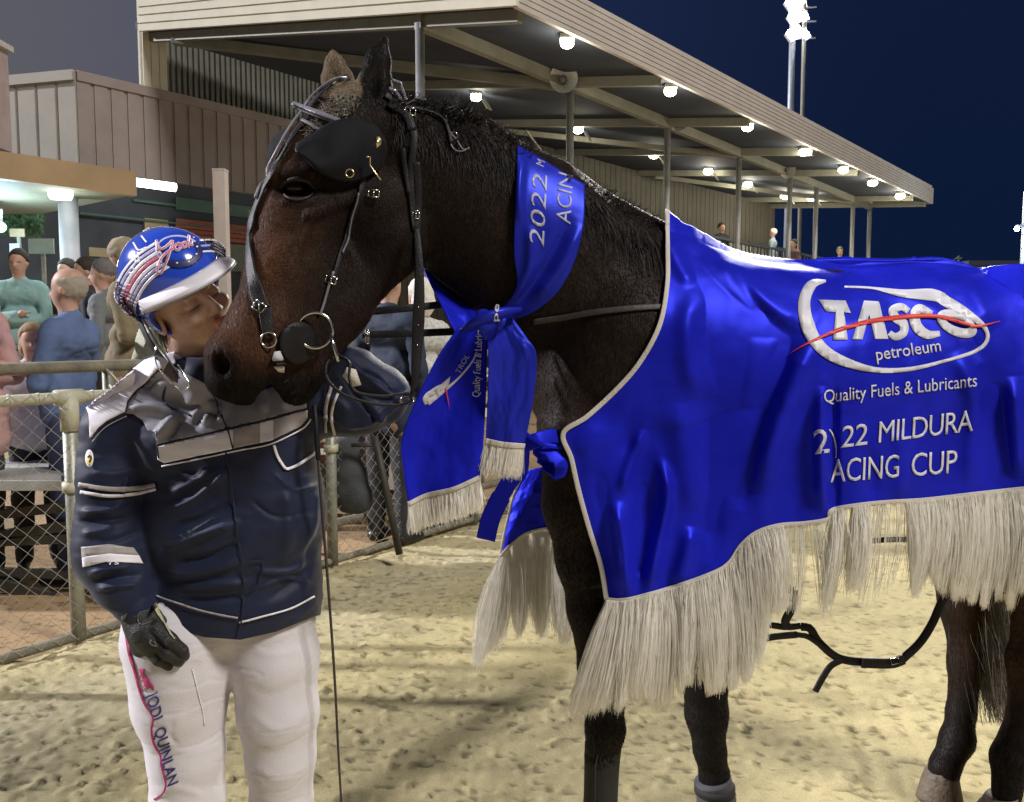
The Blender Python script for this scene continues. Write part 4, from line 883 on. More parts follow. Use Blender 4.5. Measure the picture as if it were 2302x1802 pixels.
R_, T_ = [], []
for i in range(700):
    a = random.uniform(-1, 1); R_.append(HP(-.075 + .03 * abs(a), .07 * a, -.02 + random.uniform(-.02, .02))); T_.append(R_[-1] + hu * -.07 + np.array([random.gauss(0, .01), 0, 0]))
strands('hair', R_, T_, M_dhair, rider, .002, 5, .006, 44)
# jacket
s = SDF((-.98, 1.60, .55), (-.14, 2.24, 1.45), .0045)
s.chain([(400, 985, 1.99, 112), (585, 965, 2.02, 118)], .05, .95)
s.chain([(430, 1000, 2.00, 110), (440, 1180, 2.00, 108), (455, 1330, 2.01, 104), (460, 1500, 2.01, 104)], .05, .9)
s.chain([(592, 990, 2.02, 116), (606, 1150, 2.02, 116), (606, 1330, 2.03, 106), (606, 1500, 2.03, 104)], .05, .9)
s.chain([(520, 1000, 1.99, 110), (525, 1180, 1.99, 108), (530, 1500, 2.0, 108)], .05, .9)
s.chain([(395, 885, 1.97, 62), (262, 965, 1.955, 70)], .04); s.chain([(395, 885, 1.99, 62), (470, 905, 2.0, 68), (620, 905, 2.03, 66)], .04)
s.chain([(256, 985, 1.95, 76), (252, 1080, 1.935, 80), (250, 1180, 1.92, 82), (254, 1240, 1.905, 84), (280, 1310, 1.885, 64), (302, 1362, 1.87, 44)], .022)
s.chain([(640, 910, 2.03, 84), (730, 890, 2.01, 88), (800, 892, 1.99, 84), (858, 892, 1.985, 62)], .03); s.chain([(850, 878, 1.985, 62), (800, 838, 1.96, 54), (745, 800, 1.93, 40)], .02)
s.chain([(348, 838, 1.97, 40), (385, 842, 1.915, 40), (450, 850, 1.905, 42), (520, 845, 1.93, 40)], .016)      # collar
jV, jF = s.extract(2)
def pdisp(V, N, folds, amp=1.3):
    q = proj(V); d = np.zeros(len(V)); fr_ = np.clip(-N[:, 1] * 2.5, 0, 1)
    for pl, w, a in folds: d += amp * a * ridge(q, pl, w * .85)
    return d * fr_
N = normals(jV, jF)
JF = [([(370, 1150), (440, 1120), (520, 1050)], 11, .010), ([(372, 1185), (450, 1165), (535, 1120)], 10, -.008), ([(368, 1235), (440, 1205), (545, 1170)], 12, .011), ([(380, 1262), (470, 1250), (550, 1210)], 9, -.008),
      ([(365, 1290), (450, 1285), (550, 1255)], 11, .009), ([(400, 1318), (480, 1312), (560, 1310)], 9, .008), ([(400, 1345), (480, 1348), (560, 1340)], 8, -.006), ([(380, 1110), (430, 1085), (480, 1050)], 9, .007),
      ([(720, 1080), (700, 1180), (670, 1250)], 16, .009), ([(705, 1200), (680, 1290), (600, 1350)], 14, -.008), ([(640, 1080), (650, 1180), (640, 1260)], 18, .006), ([(560, 1280), (640, 1285), (700, 1260)], 10, .007),
      ([(180, 1150), (240, 1148), (280, 1128)], 8, .010), ([(172, 1170), (230, 1172), (300, 1160)], 8, -.008), ([(185, 1200), (240, 1190), (250, 1172)], 8, .008), ([(200, 1212), (250, 1215), (310, 1195)], 7, -.006),
      ([(195, 1290), (240, 1278), (300, 1272)], 8, .010), ([(205, 1310), (250, 1300), (320, 1290)], 7, -.008), ([(215, 1325), (260, 1318), (320, 1312)], 6, .008), ([(205, 1060), (260, 1065), (320, 1050)], 10, .005), ([(290, 1070), (280, 1090), (270, 1110)], 6, .005),
      ([(290, 920), (340, 915), (385, 925)], 9, .010), ([(350, 985), (375, 960), (395, 935)], 9, .012), ([(380, 990), (395, 965), (410, 940)], 6, -.008), ([(330, 880), (345, 860), (370, 850)], 6, -.007),
      ([(405, 905), (440, 890), (470, 905), (430, 945)], 12, .012), ([(460, 960), (470, 930), (480, 905)], 10, .010), ([(490, 950), (510, 910), (505, 885)], 9, .010), ([(440, 960), (460, 930), (500, 935)], 8, -.010), ([(590, 930), (600, 890), (590, 870)], 9, .009), ([(640, 920), (650, 890), (640, 860)], 9, .008),
      ([(225, 880), (270, 885), (330, 860)], 7, .003), ([(215, 930), (250, 915), (275, 905)], 6, .003), ([(760, 930), (800, 950), (870, 930)], 12, .006), ([(720, 860), (720, 920), (735, 970)], 9, -.006), ([(820, 900), (850, 925), (860, 955)], 10, .006), ([(770, 800), (820, 850), (900, 880)], 10, .008), ([(760, 830), (800, 870), (860, 900)], 9, -.008), ([(790, 960), (840, 940), (900, 905)], 9, .007), ([(720, 890), (760, 900), (790, 930)], 8, .006), ([(790, 815), (840, 865), (910, 905)], 5, .009), ([(820, 935), (860, 915), (915, 880)], 5, .008), ([(775, 850), (815, 905), (850, 950)], 5, -.008), ([(800, 830), (850, 850), (880, 885)], 4, -.007), ([(700, 930), (760, 945), (800, 965)], 5, .006), ([(610, 1060), (660, 1100), (715, 1090)], 6, .005), ([(560, 1120), (620, 1160), (690, 1150)], 5, -.005), ([(575, 1330), (640, 1300), (700, 1310)], 5, .006), ([(400, 1060), (450, 1075), (500, 1050)], 4, .006), ([(385, 1210), (440, 1190), (500, 1150)], 4, .006)]
jV = jV + N * (pdisp(jV, N, JF) + fbm(jV * [9, 9, 22], 4, 3) * .0035 + fbm(jV * [22, 22, 40], 7, 2) * .0008)[:, None]
jV[:, 0] += 0
# open hem
hemx = [300, 380, 460, 540, 620, 705, 760]; hemy = [1390, 1412, 1432, 1438, 1420, 1386, 1370]
q = proj(jV); hy = np.interp(q[:, 0], hemx, hemy); low = (q[:, 1] > hy) & (q[:, 0] > 330) & (q[:, 1] > 1350)
keep = ~low[jF].all(1); jF = jF[keep]; use = np.zeros(len(jV), bool); use[jF.ravel()] = True
sn = low & use; d = jV[sn] - O; t = d @ FW; cy = (hy[sn] - CY) / F
for it in range(3):
    d = jV[sn] - O; zz = d @ FW; yy = -(d @ UP); jV[sn] = jV[sn] + UP * (yy - cy * zz)[:, None]
mp = np.cumsum(use) - 1; jV = jV[use]; jF = mp[jF]
jo = mesh('jacket', jV, jF, M_navy, rider, True); sm = jo.modifiers.new('s', 'SOLIDIFY'); sm.thickness = .003; sm.offset = -1
JT = bvh(jV, jF)
jd = lambda name, V2, Fc, m, off=.0025, step=9, th=.001: drape(name, V2, Fc, JT, m, jo, off, step, th, 1.9)
jd('shoulder_panel', *poly([(392, 797), (330, 812), (286, 843), (248, 876), (212, 900), (198, 918), (204, 935), (206, 984), (222, 962), (242, 946), (283, 926), (288, 903), (308, 878), (330, 861), (355, 832), (395, 818)]), M_white, .009, 3.5, .004)
jd('chest_yoke', *poly([(284, 930), (290, 905), (310, 880), (333, 862), (357, 834), (395, 826), (440, 850), (500, 880), (560, 890), (640, 862), (690, 868), (690, 915), (600, 941), (512, 962), (430, 981), (353, 998), (352, 972), (334, 968), (322, 945), (300, 930)]), M_gyoke, .005, 4)
def band(xs, yt, yb, m, name='chest_band', off=.004):
    n = len(xs); jd(name, *([(x, a) for x, a in zip(xs, yt)] + [(x, b) for x, b in zip(xs, yb)], [(i, i + 1, n + i + 1, n + i) for i in range(n - 1)]), m, off, 5)
tb = lambda x: np.interp(x, [355, 512, 600, 690], [1003, 967, 946, 921]); bb = lambda x: np.interp(x, [355, 366, 523, 610, 675, 692], [1032, 1041, 1008, 990, 958, 938])
for x0, x1, m in ((355, 524, M_white), (524, 584, M_refl), (584, 614, M_white), (614, 692, M_refl)):
    xs = np.linspace(x0, x1, 12); band(xs, tb(xs), bb(xs), m)
jl = lambda pts, w, m, name='piping', off=.005, n=30: jd(name, *strip_px(pts, w, n), m, off, 14)
jl([(353, 998), (430, 983), (512, 962), (600, 941), (690, 917)], 4, M_navy); jl([(364, 1047), (450, 1031), (524, 1014), (610, 997), (680, 962), (700, 940)], 3, M_white)
jl([(206, 986), (222, 965), (242, 949), (284, 929), (290, 904), (310, 880), (333, 862), (357, 834)], 5, M_navy); jl([(209, 993), (225, 972), (245, 955), (286, 935)], 2, M_refl)
jl([(353, 970), (353, 998), (358, 1030)], 3, M_navy)
jl([(178, 1088), (248, 1099), (310, 1097), (350, 1089)], 10, M_refl, 'sleeve_band'); jl([(182, 1105), (242, 1114), (300, 1110), (352, 1099)], 7, M_white, 'sleeve_band')
jd('sleeve_band', *poly([(183, 1229), (245, 1223), (300, 1231), (312, 1248), (245, 1243), (185, 1252)]), M_refl); jd('sleeve_band', *poly([(185, 1252), (245, 1243), (312, 1248), (321, 1266), (240, 1262), (187, 1274)]), M_white)
jd('lettering', *text_px('TS', 241, 1271, 268, 1270, 9, .1), M_white, .005)
M_yel = mat('yellow_badge', (.75, .62, .10), .5)
jd('badge', *poly([(202 + 9 * math.cos(a), 1030 + 20 * math.sin(a)) for a in np.linspace(0, 6.28, 22, endpoint=False)]), M_white, .004); jd('badge', *poly([(203 + 6.5 * math.cos(a), 1034 + 13 * math.sin(a)) for a in np.linspace(0, 6.28, 22, endpoint=False)]), M_yel, .006); jl([(200, 1030), (203, 1024), (207, 1030), (203, 1040)], 4, M_navy, 'badge', .008, 8)
jl([(615, 1000), (622, 1022), (632, 1040), (645, 1053), (675, 1040), (708, 1016)], 6, M_white)
jl([(350, 1338), (395, 1353), (441, 1368), (490, 1380), (535, 1388)], 4, M_refl); jl([(538, 1398), (585, 1386), (650, 1368), (705, 1340)], 4, M_white)
jl([(508, 1015), (520, 1080), (530, 1170), (546, 1280), (545, 1380), (532, 1434)], 3, M_navy, 'placket', .006); jl([(478, 885), (500, 940), (512, 965), (524, 1008)], 3, M_navy, 'placket', .006)
jl([(768, 868), (752, 905), (746, 940), (753, 976)], 6, M_trim); jl([(748, 862), (735, 910), (733, 970)], 7, M_refl)
jl([(563, 1262), (590, 1262), (580, 1310), (562, 1330)], 3, M_navy, 'pocket_flap')
jl([(372, 868), (368, 900), (380, 915), (405, 925), (430, 935)], 5, M_navy, 'drawcord', .008)
# trousers
s = SDF((-.98, 1.62, .10), (-.14, 2.24, .92), .0045)
s.chain([(398, 1392, 1.985, 108), (402, 1430, 1.975, 116), (408, 1500, 1.97, 108), (405, 1570, 1.965, 99), (420, 1690, 1.96, 79), (422, 1800, 1.96, 77), (424, 1905, 1.97, 66), (422, 2000, 1.98, 52)], .02, .92)
s.chain([(606, 1380, 2.03, 96), (618, 1480, 2.02, 94), (626, 1600, 2.01, 86), (632, 1700, 2.01, 74), (633, 1802, 2.01, 66), (630, 1905, 2.01, 60), (632, 1990, 2.01, 50)], .02, .92)
s.chain([(420, 1370, 2.0, 104), (600, 1360, 2.03, 98)], .03, .9)
tV, tF = s.extract(2); N = normals(tV, tF)
TF = [([(555, 1440), (600, 1470), (690, 1460)], 12, .006), ([(545, 1530), (610, 1560), (700, 1520)], 14, -.007), ([(560, 1600), (630, 1640), (705, 1590)], 13, .008), ([(560, 1680), (620, 1690), (700, 1650)], 12, -.007), ([(570, 1720), (630, 1750), (695, 1720)], 12, .007),
      ([(420, 1590), (380, 1640), (360, 1670)], 12, .008), ([(390, 1615), (385, 1650), (400, 1680)], 8, -.009), ([(350, 1650), (420, 1690), (500, 1670)], 12, .006), ([(360, 1740), (430, 1770), (500, 1760)], 12, -.004), ([(352, 1785), (400, 1770), (460, 1790)], 12, .010),
      ([(430, 1430), (460, 1520), (462, 1620)], 16, .005), ([(500, 1440), (470, 1470), (420, 1480)], 12, .006), ([(522, 1400), (527, 1470), (520, 1560)], 6, -.006)]
tV = tV + N * (pdisp(tV, N, TF, .28) + fbm(tV * [5, 5, 6], 14, 3) * .0016 - np.clip(1 - np.abs(fbm(tV * [7, 7, 26] + 4, 15, 2)) * 9, 0, 1) * .0016)[:, None]
to = mesh('trousers', tV, tF, M_trou, rider, True); TT = bvh(tV, tF)
M_ink = mat('navy_ink', (.02, .02, .16), .6, var=.05); M_pink = mat('crimson_stripe', (.36, .03, .12), .6, var=.1)
td = lambda name, V2, Fc, m, off=.002: drape(name, V2, Fc, TT, m, to, off, 10, .0008, 1.9)
td('side_stripe', *strip_px([(283, 1410), (291, 1465), (303, 1506), (314, 1550), (326, 1582), (344, 1612), (341, 1641), (347, 1673), (361, 1697), (363, 1720), (373, 1759), (367, 1782), (347, 1797)], [6, 7, 7, 6, 5, 5, 4, 5, 5, 4, 5, 4, 4], 60), M_pink)
td('lettering', *text_px('JODI  QUINLAN', 328, 1560, 377, 1768, 27, -.25, .006, 1.0), M_ink)
td('emblem', *poly([(312, 1503), (322, 1502), (328, 1505), (324, 1512), (331, 1522), (339, 1530), (346, 1544), (346, 1552), (338, 1545), (333, 1549), (326, 1543), (322, 1528), (317, 1516)]), M_pink); td('emblem', *strip_px([(318, 1512), (316, 1524), (310, 1530)], 2, 8), M_pink); td('emblem', *strip_px([(326, 1540), (320, 1545), (322, 1552)], 2, 8), M_pink)
td('crease', *strip_px([(432, 1503), (446, 1560), (456, 1600), (459, 1630)], 2, 20), M_white)
# riding boots, below the frame
M_bt = mat('boot_leather', (.015, .013, .012), .4, bump=.2)
for cx, Y in ((422, 1.97), (634, 2.01)):
    g = P(cx, 1900, Y); s = SDF((g[0] - .14, Y - .30, 0), (g[0] + .14, Y + .14, .42), .006)
    s.cap((g[0], Y, .36), (g[0], Y + .01, .10), .056, .046, .02); s.cap((g[0], Y + .03, .035), (g[0] - .01, Y - .16, .03), .036, .034, .03); v, f = s.extract(2); mesh('boot', v, f, M_bt, rider, True)
# gloves
M_glove = mat('black_glove', (.022, .021, .022), .55, var=.3, vs=30, bump=.35, bs=220, spec=.4)
def glove(prims, lo, hi):
    s = SDF(lo, hi, .0026)
    for p_ in prims: s.chain(p_[0], p_[1])
    v, f = s.extract(1); N = normals(v, f); v = v + N * (fbm(v * 60, 5, 2) * .0008)[:, None]; return mesh('glove', v, f, M_glove, rider, True), bvh(v, f)
lo = P(250, 1520, 1.75); hi = P(440, 1330, 1.98)
gl, GT = glove([([(296, 1362, 1.868, 31), (312, 1392, 1.86, 33), (328, 1418, 1.85, 36), (340, 1438, 1.845, 34)], .010), ([(312, 1408, 1.862, 30), (322, 1450, 1.86, 28)], .012),
    ([(352, 1412, 1.835, 17), (386, 1440, 1.825, 15.5), (410, 1462, 1.835, 13.5), (414, 1474, 1.852, 12)], .003),
    ([(344, 1436, 1.84, 17), (376, 1466, 1.828, 16), (400, 1482, 1.838, 14), (404, 1488, 1.858, 12)], .003),
    ([(330, 1452, 1.845, 16), (358, 1482, 1.835, 15), (380, 1494, 1.848, 13), (382, 1496, 1.866, 12)], .003),
    ([(316, 1456, 1.855, 14), (338, 1486, 1.85, 13), (356, 1497, 1.862, 11), (358, 1496, 1.876, 10)], .003),
    ([(338, 1378, 1.866, 20), (368, 1398, 1.872, 16), (398, 1422, 1.880, 14.5), (408, 1430, 1.884, 11)], .006)], (lo[0] - .05, 1.76, lo[2] - .04), (hi[0] + .05, 1.97, hi[2] + .05))
gd = lambda name, V2, Fc, m, off=.002: drape(name, V2, Fc, GT, m, gl, off, 9, .001, 1.86)
M_gcuff = mat('grey_glove_cuff', (.10, .10, .085), .6, bump=.2)
gd('cuff_strap', *poly([(268, 1388), (276, 1360), (296, 1335), (318, 1326), (325, 1338), (304, 1356), (288, 1378), (280, 1398)]), M_gcuff, .006)
gd('piping', *strip_px([(347, 1356), (352, 1372), (366, 1395), (380, 1420), (392, 1436)], [9, 8, 5, 3, 2], 18), M_yel_ := mat('pale_glove_piping', (.42, .40, .24), .6), .004)
gd('stitching', *strip_px([(332, 1372), (314, 1378), (310, 1390), (318, 1404), (342, 1396)], 2, 20), M_gcuff, .003); gd('stitching', *strip_px([(340, 1438), (337, 1446), (352, 1452), (346, 1442)], 3, 14), M_gcuff, .004)
g2 = P(705, 772, 1.89)
glove([([(736, 792, 1.925, 34), (712, 778, 1.90, 36), (694, 770, 1.885, 34)], .010)] + [([(690 - 2 * i, 745 + 17 * i, 1.87, 16), (664 - 3 * i, 742 + 17 * i, 1.855, 15), (660 - 2 * i, 752 + 16 * i, 1.84 - .002 * i, 12)], .003) for i in range(4)] + [([(712, 752, 1.885, 18), (690, 730, 1.87, 15), (676, 728, 1.85, 12)], .005)], g2 - [.12, .11, .11], g2 + [.11, .11, .11])
# helmet
M_hel = mat('blue_helmet_shell', (.02, .07, .55), .12, var=.06, vs=5, coat=.8, spec=.6); M_hw = mat('white_helmet_paint', (.78, .76, .82), .4, var=.03, spec=.3); M_hp = mat('pink_helmet_paint', (.62, .16, .24), .4, spec=.3); M_hn = mat('navy_helmet_paint', (.02, .025, .12), .4, spec=.3)
M_lav = mat('lavender_helmet_paint', (.42, .42, .66), .4, spec=.3)
s = SDF(HC - .2, HC + .2, .0032)
s.ell(HP(.008, 0, .042), (.125, .108, .123), .001, 1, ROT); s.ell(HP(.008, 0, .038), (.113, .096, .109), .004, -1, ROT); s.ell(HP(.125, 0, -.060), (.135, .3, .110), .006, -1, ROT); s.ell(HP(0, 0, -.30), (.4, .4, .215), .006, -1, ROT)
eV, eF = s.extract(2); helm = mesh('helmet', eV, eF, M_hel, rider, True); ET = bvh(eV, eF)
V = []; na, nr_ = 46, 5
for i in range(na):
    a = math.radians(-66 + 138 * i / (na - 1)); ca, sa = math.cos(a), math.sin(a)
    for j in range(nr_):
        t = j / (nr_ - 1); ext = .004 + .040 * max(.16, ca) ** .8 * t
        V.append(HP(-.006 + (.132 + ext) * ca, (.109 + ext * .75) * sa, .056 - .006 * (1 - max(0, ca)) - .012 * t * t - .010 * t))
vo = mesh('visor', np.array(V), gridf(na, nr_), M_hw, helm, True); sm = vo.modifiers.new('s', 'SOLIDIFY'); sm.thickness = .005; sm.offset = 0
R1 = [HP(-.006 + (.132 + .004 + .040 * max(.16, math.cos(a)) ** .8) * math.cos(a), (.109 + (.004 + .04 * max(.16, math.cos(a)) ** .8) * .75) * math.sin(a), .032 - .006 * (1 - max(0, math.cos(a)))) for a in np.radians(np.linspace(-66, 72, 46))]
MB().tube(R1, .0026, 6).build('visor_edge', M_gyoke, vo, True)
hd = lambda name, V2, Fc, m, off=.0012: drape(name, V2, Fc, ET, m, helm, off, 3.5, .0005, 1.85, maxY=1.95)
hl = lambda pts, w, m, off=.0016, name='painted_stripe', n=26: hd(name, *strip_px(pts, w, n), m, off)
# swept stripes round the lower edge
base = [(322, 715), (300, 690), (305, 660), (330, 625), (370, 600), (430, 588), (500, 560)]
for k, (w, m) in enumerate(((7, M_hw), (7, M_lav), (8, M_hw), (8, M_hp), (8, M_hw), (7, M_lav), (6, M_hw))):
    o_ = 11.5 * k; hl([(313 - o_ * .42, 722 - o_ * .3), (302 - o_ * .62, 695 - o_ * .42), (318 - o_ * .66, 655 - o_ * .5), (345 - o_ * .55, 622 - o_ * .66), (380 - o_ * .35, 598 - o_ * .8)][::1], w, m, .0016)
for k, (w, m) in enumerate(((4, M_hw), (3, M_hn), (4, M_lav), (3, M_hn), (4, M_hw))): hl([(448, 548 + 6.5 * k - 8), (478, 545 + 6.5 * k - 6), (498, 556 + 6 * k - 6), (508, 566 + 5 * k - 4)], w, m)
for a in ([(300, 545), (312, 562), (330, 556)], [(318, 530), (330, 545)], [(303, 572), (306, 590)], [(310, 566), (314, 590)], [(296, 600), (304, 606)], [(290, 612), (300, 614)], [(322, 520), (336, 512)]): hl(a, 4, M_hw, n=10)
for a in ([(286, 640), (296, 642)], [(286, 660), (293, 662)], [(288, 676), (295, 680)]): hl(a, 6, M_hp, n=8)
# horseshoe emblem
hd('emblem', *ring([(402 + 52 * math.cos(a), 565 + 36 * math.sin(a) + .06 * 52 * math.cos(a)) for a in np.linspace(0, 6.28, 48, endpoint=False)], [(402 + 48 * math.cos(a), 565 + 32.5 * math.sin(a) + .06 * 48 * math.cos(a)) for a in np.linspace(0, 6.28, 48, endpoint=False)]), M_lav, .0020)
hd('emblem', *strip_px([(366, 560), (372, 584), (396, 593), (425, 590), (446, 575), (447, 558), (438, 545)], [10, 14, 17, 17, 16, 14, 10], 40), M_hn, .0024)
for x, y in ((378, 583), (398, 591), (424, 588), (441, 571), (442, 555)): hd('emblem', *poly([(x + 2.6 * math.cos(a), y + 2 * math.sin(a)) for a in np.linspace(0, 6.28, 8, endpoint=False)]), M_hw, .0032)
def script(pts, w=3.2): hl(pts, w + 2.6, M_hw, .0034, 'script_lettering', 40); hl(pts, w, M_hp, .0044, 'script_lettering', 40)
script([(352, 540), (356, 560), (372, 556), (388, 542), (384, 560), (374, 590), (362, 614), (354, 610), (358, 590), (372, 570), (392, 558)])
script([(398, 548), (392, 556), (398, 563), (406, 556), (400, 548), (408, 550)]); script([(418, 545), (410, 548), (411, 556), (420, 552), (424, 530), (422, 552), (426, 554)]); script([(431, 542), (429, 551), (434, 550)], 2.6); hd('script_lettering', *poly([(434 + 2 * math.cos(a), 535 + 2 * math.sin(a)) for a in np.linspace(0, 6.28, 8, endpoint=False)]), M_hp, .004)
# harness straps and the eye protector hanging from them
def hs2(name, pts, w, th=.003, m=M_lea2, par=None):
    c_ = spline(pts, 24); MB().ribbon([P(*v) for v in c_], [(-.5, -1, .1)] * 24, w, th).build(name, m, par or helm, True)
M_web = mat('dark_webbing', (.05, .05, .06), .6, bump=.3, bs=500)
hs2('chin_strap', [(310, 712, 1.83), (335, 765, 1.82), (365, 805, 1.83), (398, 838, 1.85)], .013, m=M_web); hs2('chin_strap', [(322, 715, 1.82), (350, 765, 1.815), (382, 810, 1.83), (404, 850, 1.85)], .004)
hs2('chin_strap', [(352, 800, 1.81), (380, 820, 1.82), (400, 850, 1.83)], .012, m=M_web)
hwr = lambda pts, r, m, nm: MB().tube([P(*p) for p in spline(pts, 24)], r, 6).build(nm, m, helm, True)
M_wire = mat('bright_wire', (.8, .8, .82), .15, metal=1)
hwr([(352, 770, 1.80), (349, 788, 1.79), (351, 816, 1.785), (366, 841, 1.785), (386, 862, 1.79)], .0014, M_wire, 'goggle_wire'); hwr([(400, 819, 1.80), (413, 843, 1.79), (425, 866, 1.79), (410, 878, 1.79), (396, 868, 1.79)], .0018, M_wire, 'goggle_wire')
V = [P(*v) for v in ((353, 800, 1.79), (380, 812, 1.80), (402, 842, 1.79), (400, 862, 1.785), (386, 856, 1.785), (366, 836, 1.785))]
lo_ = mesh('goggle_lens', V, [(0, 1, 2, 3, 4, 5)], mat('smoky_lens', (.10, .07, .05), .08, trans=.7, coat=1), helm, False); sm = lo_.modifiers.new('s', 'SOLIDIFY'); sm.thickness = .002
# the whip held in the hidden hand
wh = empty('whip', P(712, 1200, 1.96) * [1, 1, 0], 'long thin dark whip hanging straight down from the rider\'s raised hand', 'whip')
c_ = spline([(690, 765, 1.86), (702, 850, 1.93), (711, 965, 1.90), (722, 1120, 1.90), (738, 1320, 1.92), (752, 1520, 1.93), (760, 1680, 1.94), (767, 1802, 1.95), (768, 1840, 1.95)], 60)
MB().tube([P(*v) for v in c_], np.linspace(.0042, .0026, 60), 8).build('shaft', mat('whip_braid', (.05, .035, .03), .45, bump=.5, bs=500, var=.4, vs=120), wh, True)
MB().tube([P(*v) for v in c_[:16]], .0062, 10).build('grip', M_lea, wh, True)
# ------------------------------------------------------------------ sand track
M_sand = mat('sand', (1, 1, 1), .95, var=.30, vs=150, bump=.5, bs=330, attr='col', spec=.1)
for n_ in M_sand.node_tree.nodes:
    if n_.type == 'BUMP': n_.inputs['Distance'].default_value = .004
gx = np.arange(-3.6, 3.9, .0125); gy = np.arange(1.3, 6.9, .0125); X, Y_ = np.meshgrid(gx, gy)
p = np.stack([X, Y_, 0 * X], -1); zz = fbm(p * 1.3, 1, 3) * .010
rough = np.clip(.75 - .30 * X + .5 * fbm(p * .9, 50, 2), .12, 1.1)
cl = np.maximum(0, fbm(p * [13, 22, 1], 60, 4)) ** 1.3 * .007 * rough; zz += cl
zz += fbm(p * 38, 70, 2) * .0018 * (.5 + rough)
cd = np.clip(fbm(p * 30, 77, 3) - .62 + .12 * rough, 0, 1); zz += cd * .020; cd2 = np.clip(-fbm(p * [26, 40, 1], 78, 3) - .6 + .1 * rough, 0, 1); zz -= cd2 * .012
pr = np.random.default_rng(11); dark = np.zeros_like(zz)
for i in range(150):   # hoof and boot prints: crescent shaped dents with a pushed-up lip
    cx, cy = pr.uniform(-2.6, 3.2), pr.uniform(1.9, 5.6)
    if pr.random() > .35 + .65 * (cx < .7): continue
    a = pr.uniform(0, 6.28); r = pr.uniform(.02, .05); dx, dy = X - cx, Y_ - cy; u = dx * math.cos(a) + dy * math.sin(a); v = -dx * math.sin(a) + dy * math.cos(a)
    R = np.sqrt((u / 1.25) ** 2 + v ** 2) / r; dpt = pr.uniform(.003, .013)
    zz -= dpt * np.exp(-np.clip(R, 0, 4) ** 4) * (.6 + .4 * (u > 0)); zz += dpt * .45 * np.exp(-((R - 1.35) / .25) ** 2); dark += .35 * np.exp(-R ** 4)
for i in range(26):    # fine drag lines left by a harrow on the right
    x0 = pr.uniform(.9, 3.6); ln = np.abs((X - x0) - .30 * (Y_ - 2.6) + .01 * np.sin(Y_ * 9)); zz -= .004 * np.exp(-(ln / .007) ** 2) * (Y_ < pr.uniform(3, 5)) * (Y_ > pr.uniform(1.3, 2.6))
def onfence(t): return FA + (FB - FA) * t
FA = G(0, 1500); FB = G(1080, 1172); FD = (FB - FA) / np.linalg.norm(FB - FA); FN = np.array([-FD[1], FD[0], 0])
dist = (X - FA[0]) * FN[0] + (Y_ - FA[1]) * FN[1]
zz += .03 * np.exp(-((dist + .16) / .12) ** 2) * (1 + .5 * fbm(p * 4, 80, 2))
bey = np.clip(dist / .08, 0, 1); zz = zz * (1 - .75 * bey) - .006
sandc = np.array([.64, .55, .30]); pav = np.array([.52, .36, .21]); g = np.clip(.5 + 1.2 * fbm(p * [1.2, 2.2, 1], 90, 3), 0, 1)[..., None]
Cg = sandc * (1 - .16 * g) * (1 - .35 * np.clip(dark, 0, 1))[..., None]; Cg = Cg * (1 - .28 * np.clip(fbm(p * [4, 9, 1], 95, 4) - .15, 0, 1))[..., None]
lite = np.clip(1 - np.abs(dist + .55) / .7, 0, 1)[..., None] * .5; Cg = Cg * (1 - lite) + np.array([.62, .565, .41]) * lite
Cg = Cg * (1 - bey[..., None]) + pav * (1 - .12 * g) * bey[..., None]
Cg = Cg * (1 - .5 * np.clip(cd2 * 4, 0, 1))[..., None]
ef = np.minimum(np.minimum(X - gx[0], gx[-1] - X), np.minimum(Y_ - gy[0], gy[-1] - Y_)); zz *= np.clip(ef / .3, 0, 1)
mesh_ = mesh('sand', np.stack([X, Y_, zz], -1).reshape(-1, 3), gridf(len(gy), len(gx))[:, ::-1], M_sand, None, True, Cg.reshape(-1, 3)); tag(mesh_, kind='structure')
M_far = mat('ground_far', (.26, .21, .13), .95, var=.25, vs=1.2, bump=.4, bs=20)
V = [(-300, -60, -.03), (300, -60, -.03), (300, 500, -.03), (-300, 500, -.03)]; tag(mesh('ground', V, [(0, 1, 2, 3)], M_far), kind='structure')
V = [(-14, 6.88, -.012), (3.9, 6.88, -.012), (9, 16, -.012), (-14, 16, -.012)]; tag(mesh('paving', V, [(0, 1, 2, 3)], mat('brick_paving', (.50, .34, .20), .9, var=.2, vs=3, bump=.5, bs=30)), kind='structure')
# ------------------------------------------------------------------ chain link fence along the track
M_galv = mat('galvanised_pipe', (.33, .33, .28), .45, metal=.35, var=.25, vs=18, bump=.15, bs=120); M_cream = mat('cream_painted_rail', (.50, .48, .36), .5, var=.12, vs=12, bump=.2, bs=90); M_wirem = mat('galvanised_wire', (.50, .49, .42), .4, metal=.5, var=.2, vs=60)
M_dkrail = mat('weathered_rail', (.20, .18, .13), .6, var=.3, vs=10, bump=.3, bs=80)
fence = empty('chain_link_fence', FA, 'chain link fence with pipe rails and clamped posts along the sand track', 'fence')
def up(pt, z): return np.array([pt[0], pt[1], z])
def fpx(px, off=0):   # point of the fence line seen at this photo column
    d = ray(px, 900)[:2]; A = FA[:2] + FN[:2] * off; M = np.array([[FD[0], -d[0]], [FD[1], -d[1]]]); s_, t_ = np.linalg.solve(M, -A); return np.array([*(A + FD[:2] * s_), 0.])
A0 = FA - FD * 1.6; B0 = FA + FD * 8.5; ZT = 1.125
MB().tube([up(A0, ZT), up(B0, ZT)], .025, 12).build('top_rail', M_cream, fence, True)
MB().tube([up(A0, .035), up(B0, .035)], .022, 10).build('bottom_rail', M_dkrail, fence, True)
